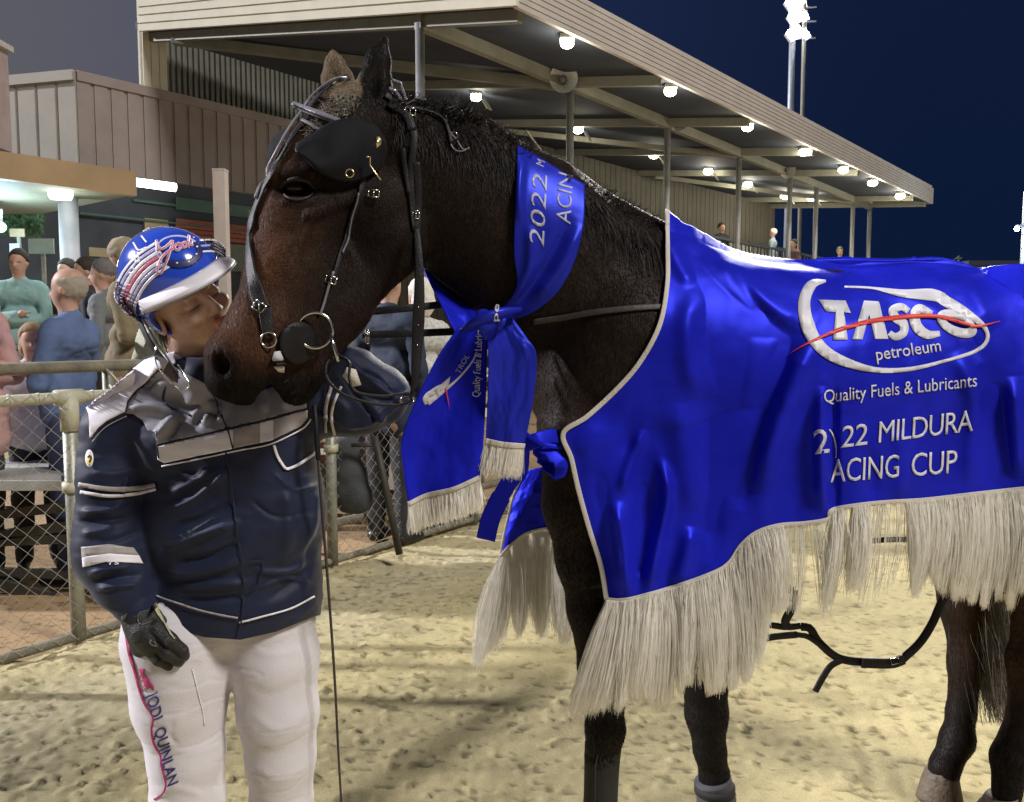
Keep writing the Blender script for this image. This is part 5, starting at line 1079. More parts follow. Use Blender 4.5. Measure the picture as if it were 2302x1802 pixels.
for px in (-240, 155, 742, 1064, 1260):
    b = fpx(px); q = empty('tmp', (0, 0, 0)); bpy.data.objects.remove(q)
    po = MB().tube([up(b, -.05), up(b, ZT - .03)], .032, 14).build('post', M_galv, fence, True)
    MB().tube([up(b, ZT - .15), up(b, ZT + .01)], .040, 14).build('sleeve', M_cream, po, True); MB().tube([up(b, .70), up(b, .745)], .044, 14).build('clamp', M_cream, po, True)
    MB().tube([up(b, ZT + .0) - FD * .06, up(b, ZT + .0) + FD * .06], .036, 12).build('tee_fitting', M_cream, po, True)
# diamond wire mesh: interlocked zigzag wires
mb = MB(); pitch = .040; L = 8.5; nw = int(L / pitch); zig = int((ZT + .03 - .03) / pitch)
for i in range(nw):
    pts = []
    for k in range(zig + 1):
        s_ = (i + ((k + i) % 2)) * pitch; w = .003 if (k + i) % 2 else -.003; a = A0 + FD * s_; pts.append(np.array([a[0] - FN[0] * (.030 + w), a[1] - FN[1] * (.030 + w), .03 + k * pitch]))
    mb.tube(pts, .00165, 4, cap=False, upv=(FN[0], FN[1], .01))
mb.build('wire_mesh', M_wirem, fence, True)
# ties looping the mesh to the rails
mb = MB()
for i in range(0, nw, 3):
    a = A0 + FD * i * pitch; mb.tube([a - FN * .034 + [0, 0, ZT - .02], a - FN * .02 + [0, 0, ZT + .028], a + FN * .03 + [0, 0, ZT + .02]], .002, 4)
t_ = mb.build('wire_tie', M_wirem, fence, True); t_['kind'] = 'stuff'
# second pipe rail just behind
rb = empty('pipe_barrier', fpx(0, .35), 'weathered pipe barrier with one high rail running just behind the chain link fence', 'barrier')
a, b = fpx(-300, .35), fpx(1300, .35); a = up(a, 1.245); b = up(b, 1.25)
MB().tube([a, b], .029, 12).build('rail', M_dkrail, rb, True)
for px in (-200, 244, 690, 1080): c0 = fpx(px, .35); MB().tube([up(c0, 0), up(c0, 1.22)], .026, 12).build('post', M_galv, rb, True)
c0 = fpx(236, .35); MB().tube([up(c0, 1.24) + FN * .0 + [0, 0, .0], up(c0, 1.10) - FN * .25], .008, 6).tube([up(c0, 1.15) - FN * .05, up(c0, 1.02) - FN * .28], .006, 6).build('latch_hook', M_cream, rb, True)
a, b = fpx(700, .30), fpx(1300, .30); MB().beam(up(a, .17), up(b, .17), .03, .05).build('lower_rail', M_dkrail, rb, True)
# steel framed platform with a grey top, seen through the mesh on the left
pf = empty('platform', P(-60, 1300, 4.6) * [1, 1, 0], 'low grey topped platform on dark steel rails behind the fence at left', 'platform')
M_grey = mat('grey_board', (.42, .42, .40), .7, var=.15, vs=6, bump=.2); M_steel = mat('dark_steel_rail', (.045, .042, .036), .6, var=.3, vs=12, bump=.2)
q = [P(-500, 1045, 5.0), P(132, 1042, 5.0), P(140, 1112, 4.25), P(-560, 1122, 4.25)]; zt = .66
q = [up(v, zt) for v in q]; MB().hexa([v - [0, 0, .05] for v in q] + q).build('deck', M_grey, pf)
for (x0, y0, x1, y1, w) in ((-300, 1190, 240, 1128, .05), (-300, 1240, 250, 1170, .05), (-200, 1225, 250, 1205, .05), (-300, 1268, 260, 1298, .04), (-80, 1290, 300, 1392, .06), (-200, 1420, 240, 1328, .05)):
    MB().beam(P(x0, y0, 4.5), P(x1, y1, 4.5), .04, w).build('frame_rail', M_steel, pf)
# white picket barrier, black stay and dark coat seen to the right of the rider
pk = empty('picket_barrier', P(930, 1100, 7.2) * [1, 1, 0], 'white picket barrier with a flat top rail behind the horse\'s throat', 'barrier')
M_wp = mat('white_paint', (.62, .60, .52), .6, var=.12)
for i in range(17):
    b = P(690 + 24 * i, 1160, 7.2 - .03 * i); MB().box((b[0], b[1], .60), (.055, .025, .98)).build('picket', M_wp, pk)
for z_ in (1.10, .78, .42): a = P(660, 900, 7.2); b = P(1120, 900, 6.7); MB().beam(up(a, z_) - [0, .03, 0], up(b, z_) - [0, .03, 0], .02, .07).build('rail', M_wp, pk)
bs_ = empty('bench', P(850, 1150, 6.3) * [1, 1, 0], 'red brown slatted bench standing behind the mesh at centre', 'bench'); M_rb = mat('red_brown_board', (.30, .13, .08), .7, var=.2)
for z_ in (.46, .56): a = P(690, 1000, 6.4); b = P(1000, 1000, 6.3); MB().beam(up(a, z_), up(b, z_), .14, .035).build('board', M_rb, bs_)
for px in (720, 960): b = P(px, 1000, 6.4); MB().box((b[0], b[1], .22), (.05, .3, .44)).build('leg', M_steel, bs_)
st = empty('support_post', P(900, 1200, 5.2) * [1, 1, 0], 'black leaning steel stay standing behind the mesh beside the blue sash', 'post')
MB().tube([P(842, 980, 5.0), P(868, 1100, 5.0), P(898, 1245, 5.0)], .022, 10).build('pole', M_steel, st, True); MB().tube([P(790, 1000, 5.0), P(850, 1000, 5.0)], .012, 8).build('arm', M_steel, st, True)
bgm = SDF(P(700, 1180, 5.1) - [.1, .3, .1], P(900, 960, 5.1) + [.1, .3, .1], .012); bgm.chain([(778, 1010, 5.1, 32), (785, 1070, 5.1, 36), (790, 1110, 5.1, 42), (808, 1120, 5.1, 30)], .03, 1.6); v, f = bgm.extract(2); N = normals(v, f); v = v + N * (fbm(v * 9, 3, 2) * .012)[:, None]
tag(mesh('coat', v, f, mat('dark_grey_cloth', (.05, .055, .06), .8, var=.3, vs=15, bump=.3), None, True), 'dark grey coat hanging in a bundle behind the mesh beside the rider', 'coat')
# square cream post beyond the fence
MBp = MB(); b = P(501, 600, 6.4); tag(MBp.box((b[0], 6.4, 1.3), (.088, .088, 2.62)).box((b[0], 6.4, 2.615), (.094, .094, .012)).build('square_post', mat('cream_post_paint', (.60, .52, .47), .6, var=.1, bump=.1)), 'square cream post rising behind the blue helmet', 'post')
# ------------------------------------------------------------------ the grandstand
U = np.array([.633, .774, 0]); Vv = np.array([-.774, .633, 0]); C0 = np.array([.045, 9.0, 0]); SL = .186; Z0 = 4.79
def S_(u, v, z): return C0 + U * u + Vv * v + [0, 0, z]
def slope(u): return .186 - .105 * max(0., min(1., u / 17.))
def BKu(u): return 7.85 - 3.55 * max(0., min(1., u / 17.))
def roof(u, v, dz=0): return S_(u, v, Z0 + slope(u) * v + dz)
M_fascia = mat('cream_fascia', (.60, .57, .46), .85, var=.06, vs=3, bump=.05, spec=.05); M_fas2 = mat('pinkish_fascia', (.46, .42, .38), .6, var=.08, vs=3)
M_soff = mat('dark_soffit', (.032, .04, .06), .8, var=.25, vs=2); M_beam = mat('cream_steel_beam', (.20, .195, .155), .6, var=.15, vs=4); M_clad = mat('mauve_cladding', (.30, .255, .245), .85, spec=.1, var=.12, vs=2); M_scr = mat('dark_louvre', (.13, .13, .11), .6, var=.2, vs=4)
M_post2 = mat('grey_stand_column', (.24, .24, .24), .5, metal=.3, var=.15); M_wall = mat('brown_ribbed_wall', (.12, .11, .09), .8, var=.15, vs=2)
stand = empty('grandstand', C0, 'long cream roofed grandstand with ceiling lights and thin columns behind the horse', 'grandstand')
LN = 17.2; BK = 7.85
b = MB(); nr0 = 24; V = []
for i in range(nr0 + 1):
    u = LN * i / nr0; V += [roof(u, .06), roof(u, BKu(u) / 2), roof(u, BKu(u)), roof(u, BKu(u), .12), roof(u, BKu(u) / 2, .12), roof(u, .06, .12)]
b.add(V, [(i * 6 + j, i * 6 + (j + 1) % 6, i * 6 + 6 + (j + 1) % 6, i * 6 + 6 + j) for i in range(nr0) for j in range(6)] + [(5, 4, 3, 2, 1, 0), tuple(nr0 * 6 + j for j in range(6))]).build('roof', M_soff, stand)
def ribbed(name, a0, a1, z0, z1, z2, z3, n, m, par, t=.03, nrm=None):   # board with horizontal profile; z0,z1 bottom heights at both ends; z2,z3 top
    d = a1 - a0; nn = nrm; mb = MB()
    for i in range(n):
        f0, f1 = i / n, (i + 1) / n; g = .18 / n
        zl0, zl1 = z0 + (z2 - z0) * f0, z0 + (z2 - z0) * (f1 - g); zr0, zr1 = z1 + (z3 - z1) * f0, z1 + (z3 - z1) * (f1 - g)
        q = [up(a0, zl0), up(a1, zr0), up(a1, zr0) + nn * -t, up(a0, zl0) + nn * -t, up(a0, zl1), up(a1, zr1), up(a1, zr1) + nn * -t, up(a0, zl1) + nn * -t]; mb.hexa(q)
    q = [up(a0, z0) - nn * t * .98, up(a1, z1) - nn * t * .98, up(a1, z1) - nn * 2 * t, up(a0, z0) - nn * 2 * t]; mb.hexa(q + [v + [0, 0, (z2 - z0)] for v in q]); return mb.build(name, m, par)
zb = Z0 - .03
ribbed('front_fascia', S_(0, 0, 0), S_(LN, 0, 0), zb, zb, zb + .46, zb + .40, 7, M_fas2, stand, .025, Vv * -1)
zg = zb + SL * 7.72
ribbed('gable_fascia', S_(-.03, 7.72, 0), S_(-.03, -.02, 0), zg, zb, zg + .75, zb + .75, 6, M_fascia, stand, .025, U * -1)
MB().hexa([roof(LN, 0, -.03), roof(LN + .05, 0, -.03), roof(LN + .05, 4.3, -.03), roof(LN, 4.3, -.03), roof(LN, 0, .37), roof(LN + .05, 0, .37), roof(LN + .05, 4.3, .3), roof(LN, 4.3, .3)]).build('end_fascia', M_fas2, stand)
# vertical cream corner panel at the left end
def boxuv(u0, u1, v0, v1, z0, z1, mb=None): 
    mb = mb or MB(); return mb.hexa([S_(u0, v0, z0), S_(u1, v0, z0), S_(u1, v1, z0), S_(u0, v1, z0), S_(u0, v0, z1), S_(u1, v0, z1), S_(u1, v1, z1), S_(u0, v1, z1)])
pc = plane(172, 157, S_(0, 7.66, 0), Vv); ZTW = pc[2]
pl_ = plane(317, 100, S_(0, 7.76, 0), Vv); pr_ = plane(371, 100, S_(0, 7.76, 0), Vv); ul = (pl_ - C0) @ U; ur = (pr_ - C0) @ U
mb = MB(); 
for i in range(3): w3 = (ur - ul) / 3; boxuv(ul + w3 * i, ul + w3 * (i + .92), 7.70, 7.80, ZTW - .08, 9, mb)
boxuv(ul, ur, 7.725, 7.86, ZTW - .08, 9, mb).build('corner_panel', M_fascia, stand)
# columns, longitudinal beam, rafters and braces
def onroof(px, py):
    u = 8.
    for _ in range(12):
        n = np.cross(U, Vv + [0, 0, slope(u)]); q_ = plane(px, py, C0 + [0, 0, Z0], n); u = .5 * u + .5 * (q_ - C0) @ U
    return q_
VB = (onroof(960, 34) - C0) @ Vv; VB2 = (onroof(1985, 452) - C0) @ Vv
VBm = 1.55
def ucol(px, v=VBm, py=330): d = ray(px, py)[:2]; A = (C0 + Vv * v)[:2]; M = np.array([[U[0], -d[0]], [U[1], -d[1]]]); return np.linalg.solve(M, -A)[0]
cols = [ucol(x) for x in (946, 1281, 1500, 1662, 1778, 1838, 1922, 1985)]
MB().beam(roof(.1, VBm, -.09), roof(LN, VBm, -.09), .10, .16).build('long_beam', M_beam, stand)
for u in [min(c, LN - .05) for c in cols]:
    MB().tube([S_(u, VBm, .0), S_(u, VBm, Z0 + SL * VBm - .1)], .055, 12).build('column', M_post2, stand, True)
cols = [min(c, LN - .25) for c in cols]
ru = [cols[0] + .05, cols[1], cols[2], cols[3], cols[4], cols[6], cols[7]]
for i, u in enumerate(ru):
    MB().beam(roof(u, .1, -.07), roof(u, BKu(u), -.07), .09, .13).build('rafter', M_beam, stand)
    if i < len(ru) - 1 and i % 2 == 0: MB().beam(roof(u, BKu(u) * .9, -.15), roof(ru[i + 1], VBm, -.15), .08, .10).build('brace', M_beam, stand)
    if 0 < i < 3: MB().tube([roof(u, 4.6, -.2), roof(u + .5 * (ru[i + 1] - u), 4.9, -.75)], .025, 6).build('stay', M_beam, stand)
MB().beam(roof(.15, 7.0, -.12), roof(cols[1], VBm, -.12), .09, .13).build('brace', M_beam, stand)
# ceiling lamps
M_lit = mat('lit_lamp', (1, 1, .9), .5, emit=((1, .93, .72), 30)); M_lamp = mat('lamp_housing', (.5, .5, .42), .5)
lights1 = [(1275, 78), (1507, 190), (1681, 272), (1808, 330), (1896, 371), (1962, 401), (2024, 431)]; lights2 = [(1070, 205), (1300, 280), (1470, 338), (1592, 375), (1681, 405), (1765, 432), (1825, 436)]
proto_l = None
for k, (row, desc) in enumerate(((lights1, 'front row under the fascia'), (lights2, 'rear row deep under the roof'))):
    for i, (px, py) in enumerate(row):
        p0 = onroof(px, py); vv = (p0 - C0) @ Vv; p0 = p0 - [0, 0, .10]
        ordn = ['first', 'second', 'third', 'fourth', 'fifth', 'sixth', 'farthest'][i]
        e = empty('ceiling_light', p0, f'{ordn} glowing ceiling light from the left in the {desc}', 'ceiling light', 'ceiling lights of the grandstand')
        h_ = .028 + .0018 * p0[1]
        MB().box(p0 + [0, 0, .07], (.17, .17, .05)).build('housing', M_lamp, e); MB().ball(p0, (h_ * 1.7, h_ * 1.7, h_ * 1.1), 14).build('bulb', M_lit, e, True)
        if k == 1: MB().beam(p0 + [.12, 0, -.02], p0 + [.22, -.05, -.20], .18, .02).build('reflector', M_lamp, e)
        lp = lamp('stand_light', 'POINT', p0 - [0, 0, .22], (0, 0, 0), 20 if i < 4 else 28, (1, .92, .72), size=.08)
# loudspeaker horns on the columns
M_horn = mat('grey_horn_plastic', (.62, .60, .56), .6, var=.1)
for px, py, r, lab in ((1267, 176, 31, 'large round lettered loudspeaker horn nearest the horse\'s ears'), (1524, 270, 23, 'round lettered loudspeaker horn second along the stand roof'), (1771, 383, 17, 'round pale loudspeaker horn with dark centre, third along the stand'), (1882, 405, 11, 'small loudspeaker horn pointing right, fourth along the stand'), (1962, 449, 9, 'smallest loudspeaker horn near the far end of the stand')):
    u = ucol(px + (2 if r > 15 else 0)); c = S_(u, VBm - .06, 0); Yc = c[1] - .30; c = P(px, py, Yc); R = r * Yc / F
    dr = np.array([0, -1, -.15]) if r > 15 else np.array([.9, -.25, -.3]); dr = dr / np.linalg.norm(dr)
    e = empty('loudspeaker', c, lab, 'loudspeaker', 'loudspeaker horns along the stand')
    mb = MB(); prof = [(-.02, R), (0, R * .97), (.10, R * .62), (.2, R * .36), (.30, R * .18)]
    mb.tube([c - dr * a for a, _ in prof], [b_ for _, b_ in prof], 26, cap=False).build('horn', M_horn, e, True)
    MB().tube([c - dr * .30, c - dr * .02], [R * .2, R * .26], 16).build('throat', mat('dark_throat', (.12, .12, .12), .7), e, True)
    if r > 20:
        for j, ch in enumerate('TUDIO'[:5] if r > 25 else 'TUDI'):
            a = math.radians(140 - 24 * j); V_, F_ = text_mesh(ch, 0, .02); V_ = V_ - V_.mean(0); sz = R * .20; ctr = np.array([math.cos(a), math.sin(a)]) * R * .80
            rot = a - math.pi / 2; cR, sR = math.cos(rot), math.sin(rot); Q = [(c[0] + ctr[0] + (x * cR - y * sR) * sz, c[1] - .012, c[2] + ctr[1] + (x * sR + y * cR) * sz) for x, y in V_]
            lo = mesh('lettering', Q, F_, M_steel, e, False)
# balcony wall of mauve cladding with its left return
pc = plane(172, 157, S_(0, 7.66, 0), Vv); UC = (pc - C0) @ U; ZTW = pc[2]; ZBW = plane(560, 434, S_(0, 7.66, 0), Vv)[2]
mb = MB(); u = UC
while u < 6.4: boxuv(u, u + .20, 7.675, 7.76, ZBW, ZTW - .15, mb); boxuv(u + .20, u + .26, 7.70, 7.76, ZBW, ZTW - .15, mb); u += .26
boxuv(UC, 6.4, 7.64, 7.80, ZTW - .15, ZTW, mb).build('balcony_wall', M_clad, stand)
cn = S_(UC, 7.70, 0); lf = P(10, 165, 13.4); dl = (lf - cn); dl[2] = 0; Ll = np.linalg.norm(dl); dl /= Ll; nl = np.array([-dl[1], dl[0], 0]); M_clad2 = mat('olive_grey_cladding', (.38, .36, .31), .65, var=.12, vs=2)
mb = MB(); k = 0
while k * .37 < Ll + .8: mb.box(up(cn + dl * (k * .37 + .15), (ZBW + ZTW - .15) / 2), (.31, .06, ZTW - .15 - ZBW), (dl, nl, [0, 0, 1])); mb.box(up(cn + dl * (k * .37 + .335), (ZBW + ZTW - .15) / 2), (.06, .03, ZTW - .15 - ZBW), (dl, nl, [0, 0, 1])); k += 1
mb.box(up(cn + dl * (Ll + .8) / 2, ZTW - .073), (Ll + .8, .14, .15), (dl, nl, [0, 0, 1])).build('side_wall', M_clad2, stand)
# dark louvred screen above the balcony wall, brown wall further along
mb = MB()
for i in range(66): boxuv(ur + .05 + i * .105, ur + i * .105 + .105, 8.22, 8.27, 5.2, 7.4, mb)
boxuv(ur, 7, 8.28, 8.33, 5.2, 7.4, mb).build('louvre_screen', M_scr, stand)
mb = MB(); nb = 72
for i in range(nb):
    u0 = 4.5 + (LN - 4.6) * i / nb; u1 = 4.5 + (LN - 4.6) * (i + .9) / nb; v0, v1 = BKu(u0) - .12, BKu(u1) - .12
    mb.hexa([S_(u0, v0, 1.5), S_(u1, v1, 1.5), S_(u1, v1 + .05, 1.5), S_(u0, v0 + .05, 1.5), roof(u0, v0, -.02), roof(u1, v1, -.02), roof(u1, v1 + .05, -.02), roof(u0, v0 + .05, -.02)])
u0, u1 = 4.5, LN - .05; v0, v1 = BKu(u0) - .07, BKu(u1) - .07
mb.hexa([S_(u0, v0, 1.5), S_(u1, v1, 1.5), S_(u1, v1 + .05, 1.5), S_(u0, v0 + .05, 1.5), roof(u0, v0, -.02), roof(u1, v1, -.02), roof(u1, v1 + .05, -.02), roof(u0, v0 + .05, -.02)]).build('back_wall', M_wall, stand)
# seating tiers
M_dkt = mat('dark_tier_concrete', (.13, .13, .12), .8, var=.2)
M_tier = mat('pale_seating_tier', (.34, .33, .28), .7, var=.15, vs=5)
for k in range(6): boxuv(4.5, 16.9, 2.05 + k * .36, 2.05 + (k + 1) * .36 - .02, 1.2, 2.45 + k * .22).build('tier', M_dkt, stand); boxuv(4.6, 16.8, 2.12 + k * .36, 2.30 + k * .36, 2.45 + k * .22, 2.62 + k * .22).build('bench_back', M_tier, stand)
M_rail = mat('dark_handrail', (.04, .045, .05), .5)
for (v0, z0_, u0, u1) in ((1.95, 3.30, 7.5, 16.8), (3.6, 3.75, 14.0, 17.1)):
    hr_ = MB().beam(S_(u0, v0, z0_), S_(u1, v0, z0_), .05, .05).beam(S_(u0, v0, z0_ - .85), S_(u1, v0, z0_ - .85), .04, .04)
    for i in range(int((u1 - u0) / .2)): hr_.beam(S_(u0 + i * .2, v0, z0_ - .85), S_(u0 + i * .2 + .001, v0, z0_), .022, .022, (1, 0, 0))
    hr_.build('handrail', M_rail, stand)
# ------------------------------------------------------------------ pavilion to the left, under and beside the stand
pav_ = empty('pavilion', P(150, 900, 9), 'pavilion with tan fascia awning and dark open front below the mauve wall', 'pavilion')
M_tan = mat('tan_fascia', (.36, .25, .13), .6, var=.12, vs=3); M_olv = mat('olive_soffit', (.22, .22, .15), .7, var=.1)
a = P(306, 383, 9.2); b = a - U * 2.3
def zat(px, py, Y): return P(px, py, Y)[2]
zt1, zb1 = zat(306, 385, 9.2), zat(306, 440, 9.2)
MB().hexa([up(b, zb1), up(a, zb1), up(a, zb1) + Vv * .1, up(b, zb1) + Vv * .1, up(b, zt1), up(a, zt1), up(a, zt1) + Vv * .1, up(b, zt1) + Vv * .1]).build('fascia', M_tan, pav_)
MB().hexa([up(b, zb1 + .02) + Vv * .1, up(a, zb1 + .02) + Vv * .1, up(a, zb1 + .02) + Vv * 4, up(b, zb1 + .02) + Vv * 4, up(b, zt1 - .02) + Vv * .1, up(a, zt1 - .02) + Vv * .1, up(a, zt1 - .02) + Vv * 4, up(b, zt1 - .02) + Vv * 4]).build('canopy', M_olv, pav_)
M_col = mat('white_round_column', (.38, .37, .42), .55, var=.08)
c = P(163, 700, 9.4); MB().tube([up(c, 0), up(c, zb1 + .02)], .10, 22).build('column', M_col, pav_, True)
M_dk = mat('dark_interior_wall', (.045, .055, .07), .8, var=.35, vs=1.5, bump=.1)
q0 = S_(-5, 7.9, 0); q1 = S_(9, 7.9, 0)
MB().hexa([up(q0, 0), up(q1, 0), up(q1, 0) + Vv * .2, up(q0, 0) + Vv * .2, up(q0, 3.95), up(q1, 3.95), up(q1, 3.95) + Vv * .2, up(q0, 3.95) + Vv * .2]).build('back_wall', M_dk, pav_)
def onw(name, x0, y0, x1, y1, m, off, lab=None):
    A = plane(x0, y0, S_(0, 7.9 - off, 0), Vv); B = plane(x1, y0, S_(0, 7.9 - off, 0), Vv); z1_ = A[2]; z0_ = plane(x0, y1, S_(0, 7.9 - off, 0), Vv)[2]; n_ = -Vv * .04
    o_ = MB().hexa([up(A, z0_), up(B, z0_), up(B, z0_) - n_, up(A, z0_) - n_, up(A, z1_), up(B, z1_), up(B, z1_) - n_, up(A, z1_) - n_]).build(name, m, pav_); return o_
M_green = mat('green_panel', (.06, .13, .11), .6, var=.2, vs=3); M_brick = mat('red_brick', (.30, .10, .07), .85, var=.25, vs=14, bump=.5); M_board = mat('tan_board', (.34, .28, .17), .7, var=.1)
onw('wall_board', 325, 489, 378, 560, M_board, .06); onw('wall_board', 395, 442, 640, 470, M_green, .05); onw('wall_board', 300, 446, 560, 452, M_green, .04)
for k in range(4): onw('brick_course', 396, 490 + 11 * k, 560, 499.5 + 11 * k, M_brick, .08 + .0 * k)
onw('wall_board', 380, 535, 600, 600, mat('grey_green_board', (.16, .19, .17), .7), .05); onw('wall_board', 770, 560, 1060, 800, mat('beige_wall_board', (.42, .38, .27), .7, var=.1), .05); onw('wall_board', 180, 476, 560, 480, M_green, .10); onw('wall_board', 200, 555, 280, 575, M_board, .03)
# fluorescent fittings
for lab, pa, pb, Yq, w in (('long glowing tube light at the right end of the tan awning', (304, 409), (394, 421), 10.2, .05), ('short glowing light under the tan awning above the white column', (116, 431), (156, 433), 9.0, .08)):
    e = empty('tube_light', P(*pa, Yq), lab, 'tube light', 'tube lights under the pavilion'); MB().tube([P(*pa, Yq), P(*pb, Yq)], w, 10).build('tube', mat('lit_tube', (1, 1, 1), .5, emit=((.9, 1, .92), 9)), e, True); MB().beam(P(pa[0], pa[1] - 6, Yq + .05), P(pb[0], pb[1] - 6, Yq + .05), .12, .03).build('housing', M_lamp, e)
    lamp('tube_glow', 'POINT', P((pa[0] + pb[0]) / 2, pa[1] + 20, Yq), (0, 0, 0), 13, (.85, 1, .95), size=.3)
# tall pinkish block at the far left edge
e = empty('side_building', P(-30, 900, 8.4), 'tall pinkish rendered wall end at the left edge of the picture', 'building')
A = P(21, 200, 9.2); MB().box((A[0] - 1.2, 8.9, 3.86), (2.4, .6, 1.06)).build('wall', mat('pink_render', (.34, .26, .25), .7, var=.12), e); MB().box((A[0] - 1.2, 8.9, 4.40), (2.5, .66, .06)).build('coping', M_fas2, e)
# notice boards and signs on the far left
for i, (x0, y0, x1, y1, Yq, m, lab) in enumerate(((64, 536, 122, 570, 8.9, mat('pale_green_sign', (.30, .38, .34), .6), 'pale green blank sign on a thin pole beside the white column'), (22, 514, 56, 532, 10, M_board, 'small cream notice board under lit leaves at far left'), (22, 547, 44, 572, 10, mat('white_notice', (.45, .45, .5), .6), 'small white notice below the cream board at far left'))):
    A, B = P(x0, y0, Yq), P(x1, y1, Yq); o_ = empty('sign', (A + B) / 2, lab, 'sign'); MB().box((A + B) / 2, (abs(A[0] - B[0]), .02, abs(A[2] - B[2]))).build('board', m, o_); MB().box(((A[0] + B[0]) / 2, Yq + .03, A[2] / 2), (.035, .03, A[2] + .0)).build('pole', M_galv, o_)
e = empty('wall_lamp', P(2, 510, 9.5), 'bluish glowing lamp at the left edge above the spectators', 'lamp'); MB().ball(P(2, 510, 9.5), .055, 14).build('bulb', mat('lit_blue_lamp', (.7, .9, 1), .5, emit=((.55, .85, 1), 10)), e, True); MB().tube([P(2, 510, 9.6), P(2, 470, 9.6)], .02, 8).build('bracket', M_lamp, e); lamp('wall_glow', 'POINT', P(6, 530, 9.3), (0, 0, 0), 60, (.6, .85, 1), size=.1)
R_, T_ = [], []
for i in range(900): a = P(random.uniform(-10, 92), random.uniform(470, 520), 11 + random.uniform(-.3, .3)); R_.append(a); T_.append(a + np.array([random.gauss(0, .05), 0, random.gauss(-.03, .04)]))
tag(strands('hanging_plant', R_, T_, mat('green_leaves', (.08, .17, .08), .6, var=.4, vs=30), None, .035, 2, .01, 71), 'clump of pale green leaves hanging at the far left above the signs', 'plant')
# ------------------------------------------------------------------ floodlight towers, far shed, distant trees
ft = empty('floodlight_tower', P(1772, 748, 40) * [1, 1, 0], 'tall twin pole floodlight tower with blazing lamps behind the stand roof', 'floodlight tower')
M_tw = mat('galvanised_tower', (.30, .33, .38), .5, metal=.4, var=.15)
b0 = P(1768, 600, 40); MB().tube([up(b0, 0), up(b0, 19.5)], [.17, .13], 14).build('pole', M_tw, ft, True); MB().tube([up(b0, 0) + [.48, -.3, 0], up(b0, 19.5) + [.42, -.3, 0]], .09, 10).build('ladder_rail', M_beam, ft, True)
M_fl = mat('floodlight_glass', (1, 1, 1), .5, emit=((.95, .95, 1), 40)); M_fh = mat('floodlight_housing', (.6, .6, .62), .4)
for i, (px, py) in enumerate(((1784, 6), (1790, 38), (1786, 76), (1798, 0), (1806, 36), (1810, 78))):
    c = P(px, py, 39.5); w_ = .40 if i < 3 else .16
    l_ = MB().box(c, (.75 if i < 3 else .3, .2, .5), np.array([[.8, 0, .6], [0, 1, 0], [-.6, 0, .8]])).build('lamp_head', M_fh, ft); MB().ball(c - [0, .12, 0], (w_, .12, w_ * .62), 12).build('lamp_glass', M_fl, l_, True)
for z_ in (P(1790, 10, 39.5)[2], P(1790, 42, 39.5)[2], P(1790, 80, 39.5)[2]): MB().beam(up(b0, z_) + [.1, -.1, 0], up(b0, z_) + [1.0, -.2, 0], .06, .06).build('crossarm', M_tw, ft)
lp_ = empty('lamp_post', P(2296, 748, 20) * [1, 1, 0], 'thin lamp post with one bright bluish lamp at the right edge', 'lamp post'); c = P(2298, 600, 20)
MB().tube([up(c, 0), up(c, P(2298, 430, 20)[2])], [.07, .045], 10).build('pole', M_tw, lp_, True); MB().ball(P(2286, 514, 19.8), .055, 12).build('bulb', mat('lit_cyan_lamp', (.8, 1, 1), .5, emit=((.75, .95, 1), 60)), lp_, True); MB().beam(P(2286, 508, 19.85), P(2298, 508, 19.95), .06, .06).build('arm', M_tw, lp_)
MB().ball(P(2300, 205, 20), .05, 8); lamp('post_light', 'POINT', P(2286, 522, 19.6), (0, 0, 0), 80, (.8, .95, 1), size=.05)
sh = empty('shed', P(2240, 748, 26) * [1, 1, 0], 'low cream sided shed with flat roof at the far right behind the rug', 'shed'); A = P(2180, 600, 26)
mb = MB()
for i in range(24): mb.box((A[0] + .12 + i * .2, 26, 2.0), (.17, .05, 2.9))
mb.box((A[0] + 2.4, 26.1, 2.0), (4.8, .1, 2.9)).build('wall', mat('lit_cream_sheet', (.42, .30, .18), .7), sh); MB().box((A[0] + 2.4, 26.5, 3.5), (5.4, 2.0, .14)).build('roof', M_soff, sh)
# dark tree line on the horizon
M_leaf = mat('night_foliage', (.045, .06, .035), .7, var=.4, vs=3); M_bark = mat('bark', (.07, .05, .04), .9)
tr = random.Random(3)
for k, (px, Yq, hh) in enumerate(((1580, 62, 5.6), (1660, 70, 7.0), (1745, 66, 6.0), (1830, 72, 7.4), (1905, 64, 6.0), (1990, 75, 7.0), (2070, 68, 7.6), (2150, 62, 6.2), (2225, 70, 6.6), (2310, 66, 7.2))):
    c = P(px, 748, Yq) * [1, 1, 0]; lab = f"dark bushy tree on the night horizon, {['first', 'second', 'third', 'fourth', 'fifth', 'sixth', 'seventh', 'eighth', 'ninth', 'rightmost'][k]} from the left"
    e = empty('tree', c, lab, 'tree', 'dark trees on the horizon'); MB().tube([up(c, 0), up(c, hh * .45)], [.25, .14], 8).build('trunk', M_bark, e, True); mb = MB(); cs = [(tr.gauss(0, 1.3), tr.gauss(0, 1), hh * tr.uniform(.35, .85), tr.uniform(.7, 1.5)) for _ in range(14)]
    for x, y, z, r in cs:
        for _ in range(90):
            d = np.array([tr.gauss(0, 1) for _ in range(3)]); d /= np.linalg.norm(d); o_ = c + [x, y, z] + d * r * tr.uniform(.5, 1.05); t1 = np.array([tr.gauss(0, .17) for _ in range(3)]); t2 = np.array([tr.gauss(0, .17) for _ in range(3)]); mb.add([o_, o_ + t1, o_ + t1 + t2, o_ + t2], [(0, 1, 2, 3)])
    mb.build('crown', M_leaf, e)
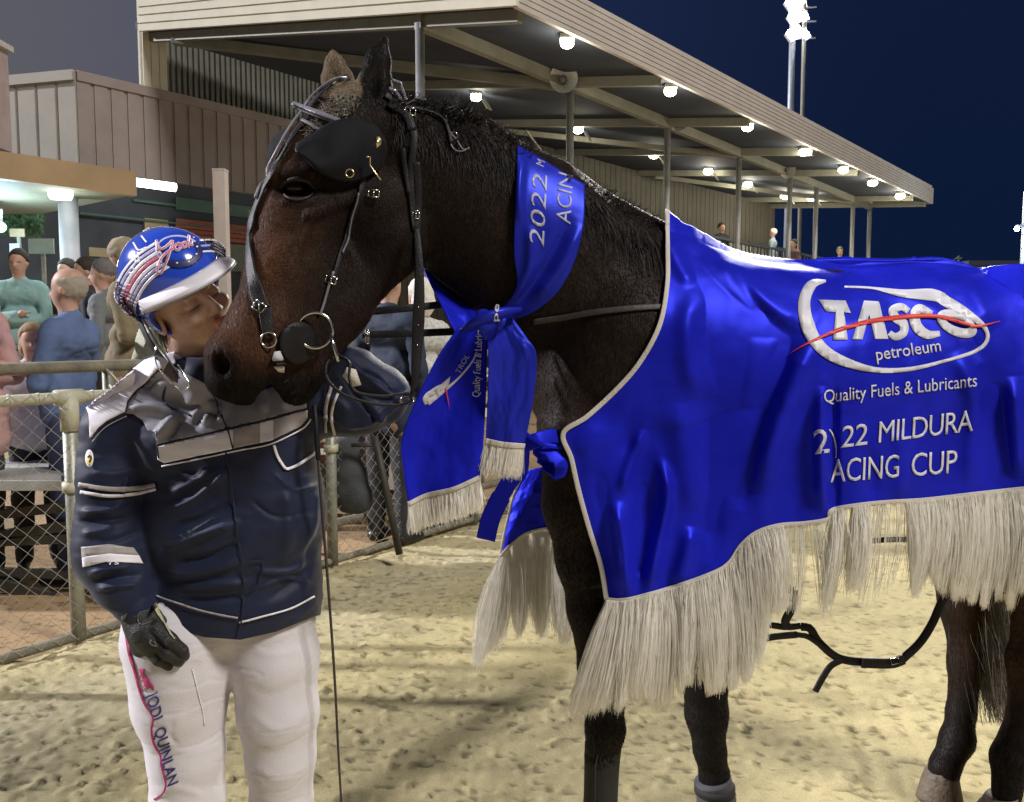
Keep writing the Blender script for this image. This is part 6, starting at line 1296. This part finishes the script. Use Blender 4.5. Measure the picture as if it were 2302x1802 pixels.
# ------------------------------------------------------------------ spectators
SK = mat('spectator_skin', (.50, .30, .22), .55, var=.1, vs=20, attr='col')
def person(px, py, Y, face, label, shirt, trousers, hair, pose='down', zf=0., hgt=None, skin=1., lean=0, hairy=1, group=None, coat=0, vox=.014, child=0, sit=0, extra=None, tum=0):
    """standing spectator: (px,py) is the head centre in the photograph, face the heading in degrees (0 = right, -90 = at the camera)"""
    hc = P(px, py, Y); zh = hc[2]; k = (zh - zf) / 1.62 if not sit else 1.0; k = max(.45, min(1.12, k)); x0, y0 = hc[0], hc[1]
    a = math.radians(face); fd = np.array([math.cos(a), math.sin(a), 0]); sd = np.array([math.sin(a), -math.cos(a), 0])   # sd: person's right
    z0_ = zh - 1.62 * k
    def W_(f, r, z): return np.array([x0, y0, z0_]) + fd * (f * k + lean * (z - .9) * 0) + sd * r * k + [0, 0, z * k]
    root = empty('person', W_(0, 0, .0 if not sit else .7), label, 'person', group)
    lo = np.array([x0 - .55, y0 - .55, z0_ - .02]); hi = np.array([x0 + .55, y0 + .55, zh + .22])
    rot = np.stack([fd, sd, [0, 0, 1.]], 1)
    def sh(cl): 
        s = SDF(lo, hi, vox * k if k > .7 else .011); g = cl
        if g in (0, 1):
            t = .0 if g else -.03
            s.cap(W_(0, .10, 1.34), W_(0, -.10, 1.34), (.096 + t) * k, (.096 + t) * k, .05); s.cap(W_(.01 + .05 * tum, .07, 1.12), W_(.01 + .05 * tum, -.07, 1.12), (.104 + .03 * tum + t) * k, (.104 + .03 * tum + t) * k, .08); s.cap(W_(.02, .07, .95), W_(.02, -.07, .95), (.110 + t) * k, (.110 + t) * k, .06)
            if coat: s.cap(W_(.0, .07, .95), W_(.0, .08, .80), .13 * k, .13 * k, .05); s.cap(W_(.0, -.07, .95), W_(.0, -.08, .80), .13 * k, .13 * k, .05)
            s.cap(W_(0, .0, 1.40), W_(0, .165, 1.40), .05 * k + t * .6, .062 * k + t, .03); s.cap(W_(0, .0, 1.40), W_(0, -.165, 1.40), .05 * k + t * .6, .062 * k + t, .03)
            if g: s.cap(W_(0, 0, 1.40), W_(-.005, 0, 1.465), .066 * k, .060 * k, .02)
            for q in (1, -1): s.cap(W_(0, 0, 1.45), W_(0, .15 * q, 1.415), .046 * k + t * .5, .050 * k + t * .6, .02)
            for q in (1, -1):
                S1 = W_(0, .19 * q, 1.37); ar = (.050 if g else .030) * k
                if pose == 'crossed': E1 = W_(.05, .235 * q, 1.12); H1 = W_(.165 + .03 * tum, -.07 * q, 1.14 + .03 * q)
                elif pose == 'up' : E1 = W_(.14, .22 * q, 1.20); H1 = W_(.26, .08 * q, 1.42)
                elif pose == 'pocket': E1 = W_(-.06, .26 * q, 1.12); H1 = W_(.06, .18 * q, .93)
                else: E1 = W_(-.01, .24 * q, 1.10); H1 = W_(.06, .23 * q, .88)
                s.cap(S1, E1, ar * 1.15, ar, .03); s.cap(E1, H1 if g == 0 else E1 + (H1 - E1) * .86, ar, ar * .72, .02)
                if g == 0: s.ell(H1, (.036 * k,) * 3, .01); [s.cap(H1, H1 + (H1 - E1) / np.linalg.norm(H1 - E1) * .07 * k + sd * (j - 1.5) * .015 * k, .013 * k, .010 * k, .006) for j in range(4)]
        if g == 0:
            s.cap(W_(0, 0, 1.40), W_(.012, 0, 1.56), .054 * k, .050 * k, .02); s.ell(W_(-.005, 0, 1.645), (.096 * k, .075 * k, .098 * k), .01, 1, rot); s.ell(W_(.028, 0, 1.585), (.066 * k, .058 * k, .075 * k), .02, 1, rot)
            s.cap(W_(.085, 0, 1.63), W_(.108, 0, 1.592), .009 * k, .014 * k, .01)
            for q in (1, -1): s.ell(W_(-.005, .076 * q, 1.615), (.016 * k, .010 * k, .03 * k), .004, 1, rot); s.ell(W_(.098, .030 * q, 1.628), (.012 * k, .016 * k, .010 * k), .008, -1, rot)
        if g in (0, 2):
            t = 1 if g else .8
            for q in (1, -1):
                if sit: s.cap(W_(.0, .09 * q, .9), W_(.42, .11 * q, .88), .085 * k * t, .068 * k * t, .03); s.cap(W_(.42, .11 * q, .88), W_(.44, .11 * q, .45), .065 * k * t, .05 * k * t, .02)
                else: s.cap(W_(.0, .085 * q, .92), W_(.01, .10 * q, .50), .096 * k * t, .072 * k * t, .03); s.cap(W_(.01, .10 * q, .50), W_(-.01, .11 * q, .08), .070 * k * t, .055 * k * t, .02)
        if g == 3:
            for q in (1, -1):
                b_ = (.44, .0) if sit else (0, 0); s.cap(W_(b_[0] - .03, .11 * q, .045 if not sit else .40), W_(b_[0] + .14, .12 * q, .035 if not sit else .38), .045 * k, .036 * k, .02)
        v, f = s.extract(2); return v, f
    v, f = sh(0); L_ = (v - W_(0, 0, 1.62)) @ rot / k; c_ = np.full((len(v), 3), skin)
    for q in (1, -1): c_ *= 1 - .75 * np.clip(1.7 - np.hypot((L_[:, 1] - q * .030) / .014, (L_[:, 2] - .008) / .008), 0, 1)[:, None] * (L_[:, :1] > .05)
    c_ *= 1 - .4 * np.clip(1.6 - np.hypot(L_[:, 1] / .025, (L_[:, 2] + .062) / .007), 0, 1)[:, None] * (L_[:, :1] > .05)
    mesh('body', v, f, SK, root, True, c_)
    v, f = sh(1); N = normals(v, f); v = v + N * (fbm(v * [7, 7, 12], int(px) % 50, 3) * .004 - np.clip(1 - np.abs(fbm(v * [9, 9, 15] + 3, int(px) % 40, 2)) * 6, 0, 1) * .007 + .004)[:, None]; so = mesh('jacket' if coat else 'shirt', v, f, shirt, root, True)
    v, f = sh(2); N = normals(v, f); v = v + N * (fbm(v * [9, 9, 14], int(px) % 50 + 5, 3) * .007)[:, None]; mesh('trousers', v, f, trousers, root, True)
    v, f = sh(3); mesh('shoes', v, f, M_bt, root, True)
    if hair is not None:
        s = SDF(lo, hi, .009); s.ell(W_(-.012, 0, 1.665), (.098 * k, .083 * k, .096 * k), .01, 1, rot) if hairy else s.ell(W_(-.006, 0, 1.645), (.0985 * k, .0785 * k, .1 * k), .01, 1, rot)
        if hairy == 2: s.ell(W_(-.04, 0, 1.58), (.075 * k, .085 * k, .10 * k), .02, 1, rot)
        s.ell(W_(.105, 0, 1.595), (.105 * k, .15 * k, .105 * k), .01, -1, rot)
        if hairy != 2: s.ell(W_(.01, 0, 1.44 if hairy else 1.47), (.2 * k, .2 * k, .115 * k), .01, -1, rot)
        if hairy == 0: s.ell(W_(.02, 0, 1.80), (.15 * k, .14 * k, .135 * k), .01, -1, rot)
        v, f = s.extract(1); N = normals(v, f); v = v + N * (fbm(v * 40, 9, 2) * .004)[:, None]; mesh('hair', v, f, hair, root, True)
    if extra: extra(root, W_, rot)
    return root
cm = lambda n, c, r=.8: mat(n, c, r, var=.12, vs=8, bump=.15, bs=200)
jeans = cm('blue_jeans', (.05, .07, .14)); dark = cm('dark_trousers', (.03, .03, .035)); greyt = cm('grey_trousers', (.28, .26, .26)); hb = cm('dark_brown_hair', (.035, .025, .02)); hw_ = cm('white_hair', (.75, .73, .66)); hblond = cm('blond_hair', (.32, .22, .12)); hg = cm('grey_sandy_hair', (.30, .25, .17))
person(42, 592, 8.6, -80, 'man in pale teal jumper standing with folded arms at far left', cm('teal_jumper', (.26, .44, .43)), greyt, hb, 'crossed', zf=.25)
person(155, 652, 4.75, 178, 'balding man in blue shirt looking left with folded arms behind the fence', cm('blue_shirt', (.10, .15, .30)), jeans, cm('thin_grey_hair', (.36, .31, .25)), 'crossed', hairy=0, tum=1)
def scarf(root, W_, rot): MB().tube([W_(-.02, .10, 1.45), W_(.05, .05, 1.30), W_(.12, -.05, 1.12)], .022, 8).build('camera_strap', dark, root, True)
person(-92, 622, 4.5, -20, 'person in pink jacket cut off by the left edge beside the blue shirted man', cm('pink_jacket', (.52, .30, .28)), dark, hb, 'crossed', coat=1, hairy=2)
person(72, 768, 5.0, -60, 'small blond child in white top between the pink and blue spectators', cm('white_top', (.62, .60, .62)), dark, hblond, 'down', hairy=2)
person(150, 612, 9.2, -100, 'dark haired spectator behind the balding man\'s head, in black jacket', cm('black_jacket', (.025, .025, .03)), dark, hb, 'down', zf=.1)
person(193, 612, 8.2, -150, 'dark haired spectator in dark jacket just right of the white column', cm('charcoal_jacket', (.03, .032, .04)), dark, hb, 'down', zf=.1)
person(232, 618, 7.6, -170, 'grey haired spectator in grey shirt beside the tan jacket man', cm('grey_shirt', (.17, .19, .20)), dark, cm('grey_hair', (.16, .15, .14)), 'down', zf=.0)
person(283, 580, 6.2, 10, 'tall man in tan suit jacket with arms folded, turned to the right', cm('tan_jacket', (.22, .175, .10)), cm('brown_trousers', (.10, .08, .06)), hg, 'crossed', coat=1)
person(352, 668, 4.9, 40, 'spectator in cream jacket whose head is hidden behind the blue helmet', cm('cream_jacket', (.46, .46, .33)), dark, hb, 'pocket', coat=1)
person(872, 640, 5.6, 60, 'person in dark navy jacket behind the horse\'s jaw and throat strap', cm('navy_jacket', (.02, .03, .06)), dark, hb, 'down', coat=1)
person(944, 668, 5.9, 130, 'white haired person in pale patterned jacket behind the hanging strap', mat('pale_tweed', (.52, .52, .50), .8, var=.35, vs=40, bump=.2), dark, hw_, 'pocket', coat=1, hairy=2)
person(836, 700, 7.0, -90, 'person in brown cardigan between the jaw and the far picket barrier', cm('brown_cardigan', (.16, .11, .09)), dark, hb, 'down')
def seated(px, py, v, face, label, *a, **k):
    d = ray(px, py)[:2]; A = (C0 + Vv * v)[:2]; M = np.array([[U[0], -d[0]], [U[1], -d[1]]]); u = np.linalg.solve(M, -A)[0]; Yq = S_(u, v, 0)[1]; person(px, py, Yq, face, label, *a, sit=1, vox=.02, **k)
seated(1622, 512, 3.9, -60, 'person in black seated high in the stand left of the second column', cm('black_top', (.02, .02, .022)), dark, hb)
seated(1738, 524, 3.6, 150, 'white haired person in pale blue seated in the stand beside the column', cm('pale_blue_top', (.34, .42, .50)), dark, hw_)
seated(1784, 548, 2.9, 200, 'person in red patterned top seated low in the stand beside the handrail', cm('red_top', (.26, .10, .09)), dark, hb)
seated(1888, 566, 2.0, -90, 'spectator in tan top and cap just above the blue rug', cm('tan_top', (.42, .30, .18)), dark, cm('olive_cap', (.16, .15, .08)))
